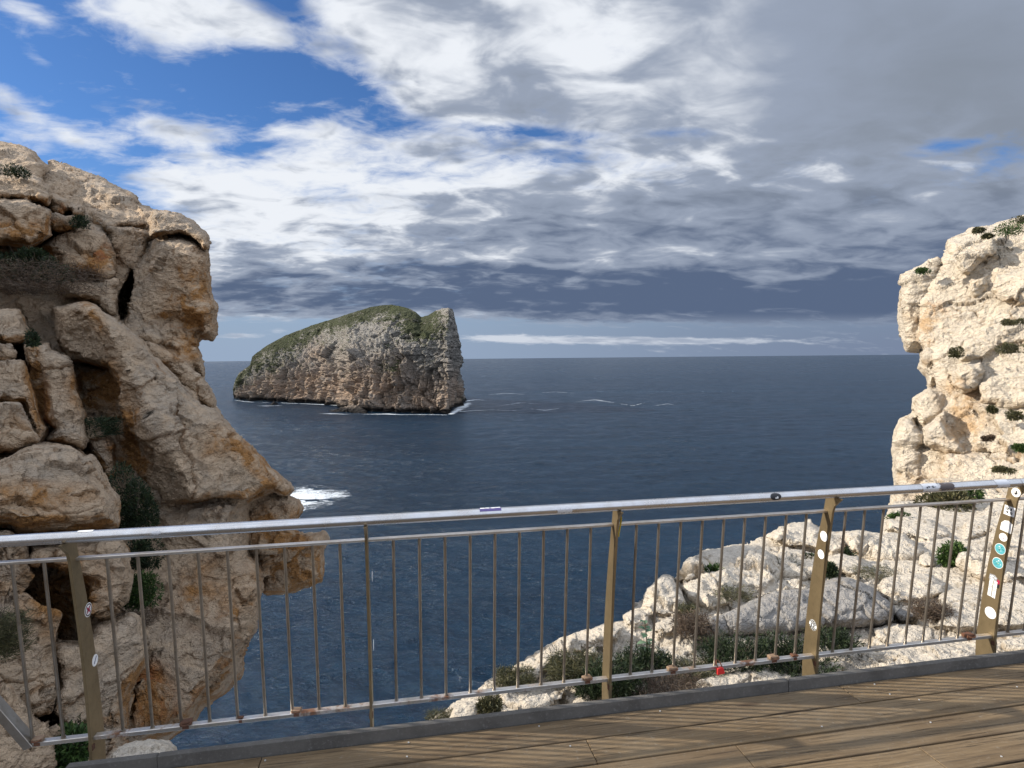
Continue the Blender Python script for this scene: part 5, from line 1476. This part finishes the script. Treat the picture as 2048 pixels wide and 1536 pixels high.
# on the left cliff
LG = 'shrubs clinging to the left cliff'
bush(66, 585, 11.2, 210, 80, 'dry', 'leaf_brown', 'brown twiggy scrub filling the hollow of the left cliff', 3200, .16, .05, 1, group=LG, twig=20)
bush(40, 560, 11.4, 130, 55, 'round', 'leaf_dark', 'dark green scrub growing over the brown twigs on the left cliff', 2600, .07, .32, 2, group=LG)
bush(105, 562, 11.3, 70, 50, 'round', 'leaf_dark', 'dark green cushion at the right edge of the brown scrub', 1300, .06, .32, 3, group=LG)
bush(28, 352, 12.3, 60, 18, 'round', 'leaf_dark', 'small green cushion high on the left cliff near the skyline', 500, .06, .32, 4, group=LG, twig=0)
bush(160, 455, 12.5, 36, 24, 'round', 'leaf_dark', 'little dark bush in the broken gully of the left cliff', 500, .06, .3, 5, group=LG, twig=0)
bush(66, 690, 8.7, 26, 40, 'round', 'leaf_dark', 'small dark bush in a notch left of the tilted slab', 500, .05, .3, 6, group=LG, twig=0)
bush(200, 872, 9.5, 62, 52, 'dry', 'leaf_dark', 'dark wispy bush at the foot of the rusty recess', 1300, .09, .12, 7, group=LG)
bush(266, 1056, 8.8, 96, 108, 'round', 'leaf_dark', 'large dark bush between the big boulder and the slab', 3600, .055, .3, 8, group=LG, twig=12)
bush(280, 1138, 8.2, 66, 62, 'round', 'leaf_dark', 'dark bush in the cleft just under the handrail', 1700, .05, .3, 9, group=LG)
bush(282, 1215, 7.8, 78, 64, 'round', 'leaf_green', 'green bush in the cleft behind the left rods', 2000, .05, .3, 10, group=LG)
bush(268, 1256, 7.7, 70, 46, 'dry', 'leaf_brown', 'dead grey twigs under the green bush behind the left rods', 1300, .08, .06, 11, group=LG)
bush(8, 1310, 5.2, 70, 120, 'dry', 'leaf_olive', 'dry olive bush at the left edge behind the railing', 2200, .10, .05, 12, group=LG, twig=16)
bush(140, 1530, 4.6, 110, 56, 'round', 'leaf_green', 'leafy green plant at the foot of the left post', 1300, .06, .28, 13, group=LG)
bush(160, 1462, 5.4, 30, 34, 'spiky', 'leaf_olive', 'tiny yellow flowered sprig on the grey rock behind the left post', 200, .03, .3, 14, group=LG, twig=3)
# on the right cliff
RG = 'shrubs on the right cliff'
for i, (u, v, d, w, h, k, m, lab) in enumerate((
    (2022, 470, 17.6, 84, 40, 'round', 'leaf_green', 'large green cushion on the top of the right cliff'), (2052, 445, 18.2, 60, 24, 'round', 'leaf_olive', 'brown green cushion at the very top of the right cliff'), (1960, 465, 18.2, 32, 14, 'round', 'leaf_olive', 'small brown cushion on the crest of the right cliff'),
    (1845, 546, 18.6, 36, 16, 'round', 'leaf_green', 'green tuft on the nose of the right cliff'), (1975, 475, 17.9, 26, 10, 'round', 'leaf_olive', 'dark tuft just under the crest of the right cliff'),
    (1912, 714, 16.9, 32, 34, 'round', 'leaf_olive', 'dark tuft in a crevice half way down the right cliff'), (2030, 705, 15.3, 72, 32, 'round', 'leaf_olive', 'wide dark olive bush on the middle ledge of the right cliff'), (2028, 648, 16.0, 46, 14, 'round', 'leaf_olive', 'thin olive tuft above the middle ledge of the right cliff'),
    (1980, 824, 14.9, 26, 16, 'round', 'leaf_olive', 'dark tuft left of two others low on the right cliff'), (2030, 838, 14.4, 40, 26, 'round', 'leaf_olive', 'dark tuft between two others low on the right cliff'), (2040, 902, 14.2, 26, 22, 'round', 'leaf_green', 'bright green tuft at the edge low on the right cliff'),
    (1978, 880, 14.7, 24, 12, 'round', 'leaf_brown', 'brown tuft over a small hollow of the right cliff'), (2005, 944, 13.8, 60, 14, 'round', 'leaf_olive', 'olive tuft on the lowest ledge of the right cliff'))):
    bush(u, v, d, w * .8, h * .55, k, m, lab, 620, .065, .35, 40 + i, group=RG, twig=0, depth=.7)
bush(1898, 1032, 11.6, 120, 62, 'round', 'leaf_olive', 'wide olive brown bush under the handrail before the right cliff', 2600, .10, .28, 60, group=RG, twig=10)
bush(1935, 1000, 12.0, 46, 30, 'round', 'leaf_green', 'bright green bush beside the olive bush before the right cliff', 700, .09, .35, 61, group=RG)
bush(1795, 1046, 10.6, 40, 20, 'round', 'leaf_green', 'small green tuft at the brink left of the olive bush', 500, .07, .3, 62, group=RG, twig=0)
bush(1895, 1128, gd(1895, 1128), 64, 34, 'round', 'leaf_green', 'bright green bush tucked behind the rounded tan stone', 1500, .05, .35, 63, group=RG)
# among the near rocks
bush(1232, 1392, gd(1232, 1388), 110, 84, 'spiky', 'leaf_dark', 'dark feathery bush just right of the middle post', 4200, .035, .16, 70)
bush(1290, 1344, gd(1290, 1344), 100, 52, 'spiky', 'leaf_dark', 'dark green bush right behind the broad leaved weed', 3000, .035, .16, 71)
bush(1150, 1352, gd(1150, 1352), 96, 46, 'dry', 'leaf_olive', 'olive grassy bush left of the middle post', 2600, .075, .06, 72)
bush(1186, 1392, gd(1186, 1388), 70, 40, 'spiky', 'leaf_dark', 'dark heathery bush under the lower rail left of the middle post', 1800, .03, .16, 73)
bush(1030, 1362, gd(1030, 1362), 70, 20, 'dry', 'leaf_olive', 'flat olive bush on the seaward edge of the rocks', 1500, .055, .08, 74)
bush(980, 1428, gd(980, 1424), 44, 40, 'spiky', 'leaf_olive', 'dark olive tuft beside the boulder at the seaward tip', 1300, .03, .2, 75)
bush(880, 1440, 3.9, 50, 18, 'dry', 'leaf_olive', 'low dry tuft at the outermost tip of the rocks', 600, .04, .08, 76)
bush(1385, 1268, gd(1385, 1268), 66, 50, 'dry', 'leaf_brown', 'brown dry bush left of the long grey boulder', 1600, .07, .06, 77)
bush(1468, 1335, gd(1468, 1335), 130, 66, 'spiky', 'leaf_dark', 'dense dark green bush behind the red padlock', 4200, .034, .16, 78, twig=14)
bush(1560, 1322, gd(1560, 1322), 110, 52, 'spiky', 'leaf_dark', 'dense dark bush left of the gold post', 3400, .034, .16, 79, twig=10)
bush(1665, 1300, gd(1665, 1300), 100, 44, 'spiky', 'leaf_dark', 'dense dark bush right of the gold post', 2800, .034, .16, 80, twig=10)
bush(1600, 1345, gd(1600, 1345), 130, 34, 'spiky', 'leaf_dark', 'low dark growth behind the foot of the gold post', 2400, .032, .16, 81)
bush(1340, 1395, gd(1340, 1390), 140, 40, 'dry', 'leaf_brown', 'dead grey twigs along the kerb right of the middle post', 1800, .07, .05, 82, twig=18)
bush(1392, 1350, gd(1392, 1348), 90, 30, 'dry', 'leaf_olive', 'dry olive grass under the lower rail left of the red padlock', 1300, .06, .05, 83)
bush(1425, 1148, gd(1425, 1148, -.5), 28, 22, 'spiky', 'leaf_green', 'small green rosette on the ridge rock', 160, .06, .2, 84, twig=3)
bush(1375, 1228, gd(1375, 1228, -.2), 34, 22, 'dry', 'leaf_olive', 'pale dry tuft between the white ridge rocks', 500, .06, .07, 85, twig=4)
bush(1468, 1200, gd(1468, 1200, -.3), 60, 30, 'dry', 'leaf_olive', 'thin stalky plant climbing the rock above the grey boulder', 260, .09, .06, 86, twig=9)
bush(1618, 1134, gd(1618, 1134, -.2), 26, 26, 'round', 'leaf_dark', 'dark green tuft left of the gold post among cream rocks', 420, .05, .3, 87, twig=0)
bush(1662, 1152, gd(1662, 1152, -.3), 24, 22, 'round', 'leaf_dark', 'dark green tuft right of the gold post below the pitted boulder', 420, .05, .3, 88, twig=0)
bush(1570, 1140, gd(1570, 1140, -.2), 60, 24, 'dry', 'leaf_olive', 'thin grey green twigs lying over the cream ridge rocks', 500, .08, .06, 89, twig=8)
bush(1860, 1236, gd(1860, 1240, -.2), 60, 44, 'dry', 'leaf_brown', 'brown dry tuft against the big smooth white boulder', 1600, .06, .07, 90, twig=8)
bush(1750, 1150, gd(1750, 1150, -.2), 80, 14, 'dry', 'leaf_olive', 'thin dry grass on the ledge behind the grey boulder', 700, .06, .06, 91, twig=4)
bush(1700, 1120, gd(1700, 1120, -.3), 20, 22, 'round', 'leaf_dark', 'dark tuft at the brink right of the gold post', 300, .05, .3, 92, twig=0)


def broad_weed():
    d = gd(1296, 1316); base = at(1296, 1318, d); s = d / FPX
    root = empty('weed', base); tag(root, 'tall broad leaved blue green weed before the white rocks', 'weed')
    t = MB(); t.tube([base, base + np.array([-.01, 0, 40 * s]), base + np.array([-.025, 0, 78 * s])], [.006, .005, .003], 6)
    o = t.build('stem', M['twig'], None, base); o.parent = root; o.location = (0, 0, 0)
    rr = np.random.default_rng(6)
    for i in range(13):
        a = i * 2.4; z = (12 + 5.4 * i) * s; L = (26 - i * .9) * s; dr = np.array([math.cos(a), math.sin(a), .25 + .04 * i]); dr /= np.linalg.norm(dr)
        sd_ = np.cross(dr, [0, 0, 1]); sd_ /= np.linalg.norm(sd_); b = base + np.array([-.025 * z / (78 * s), 0, z]); V = []
        for k in range(6):
            q = k / 5; w = .30 * L * math.sin(math.pi * min(q * .9 + .08, 1)); c = b + dr * L * q - np.array([0, 0, 1]) * L * .45 * q * q
            V += [c - sd_ * w + np.array([0, 0, .1 * w]), c, c + sd_ * w + np.array([0, 0, .1 * w])]
        F = [(k * 3 + j, k * 3 + j + 1, k * 3 + j + 4, k * 3 + j + 3) for k in range(5) for j in (0, 1)]
        o = mesh_obj('leaf', V, F, M['leaf_blue'], None, True, base, {'shade': [rr.uniform(0, 1)] * len(V)}); o.parent = root; o.location = (0, 0, 0)


broad_weed()
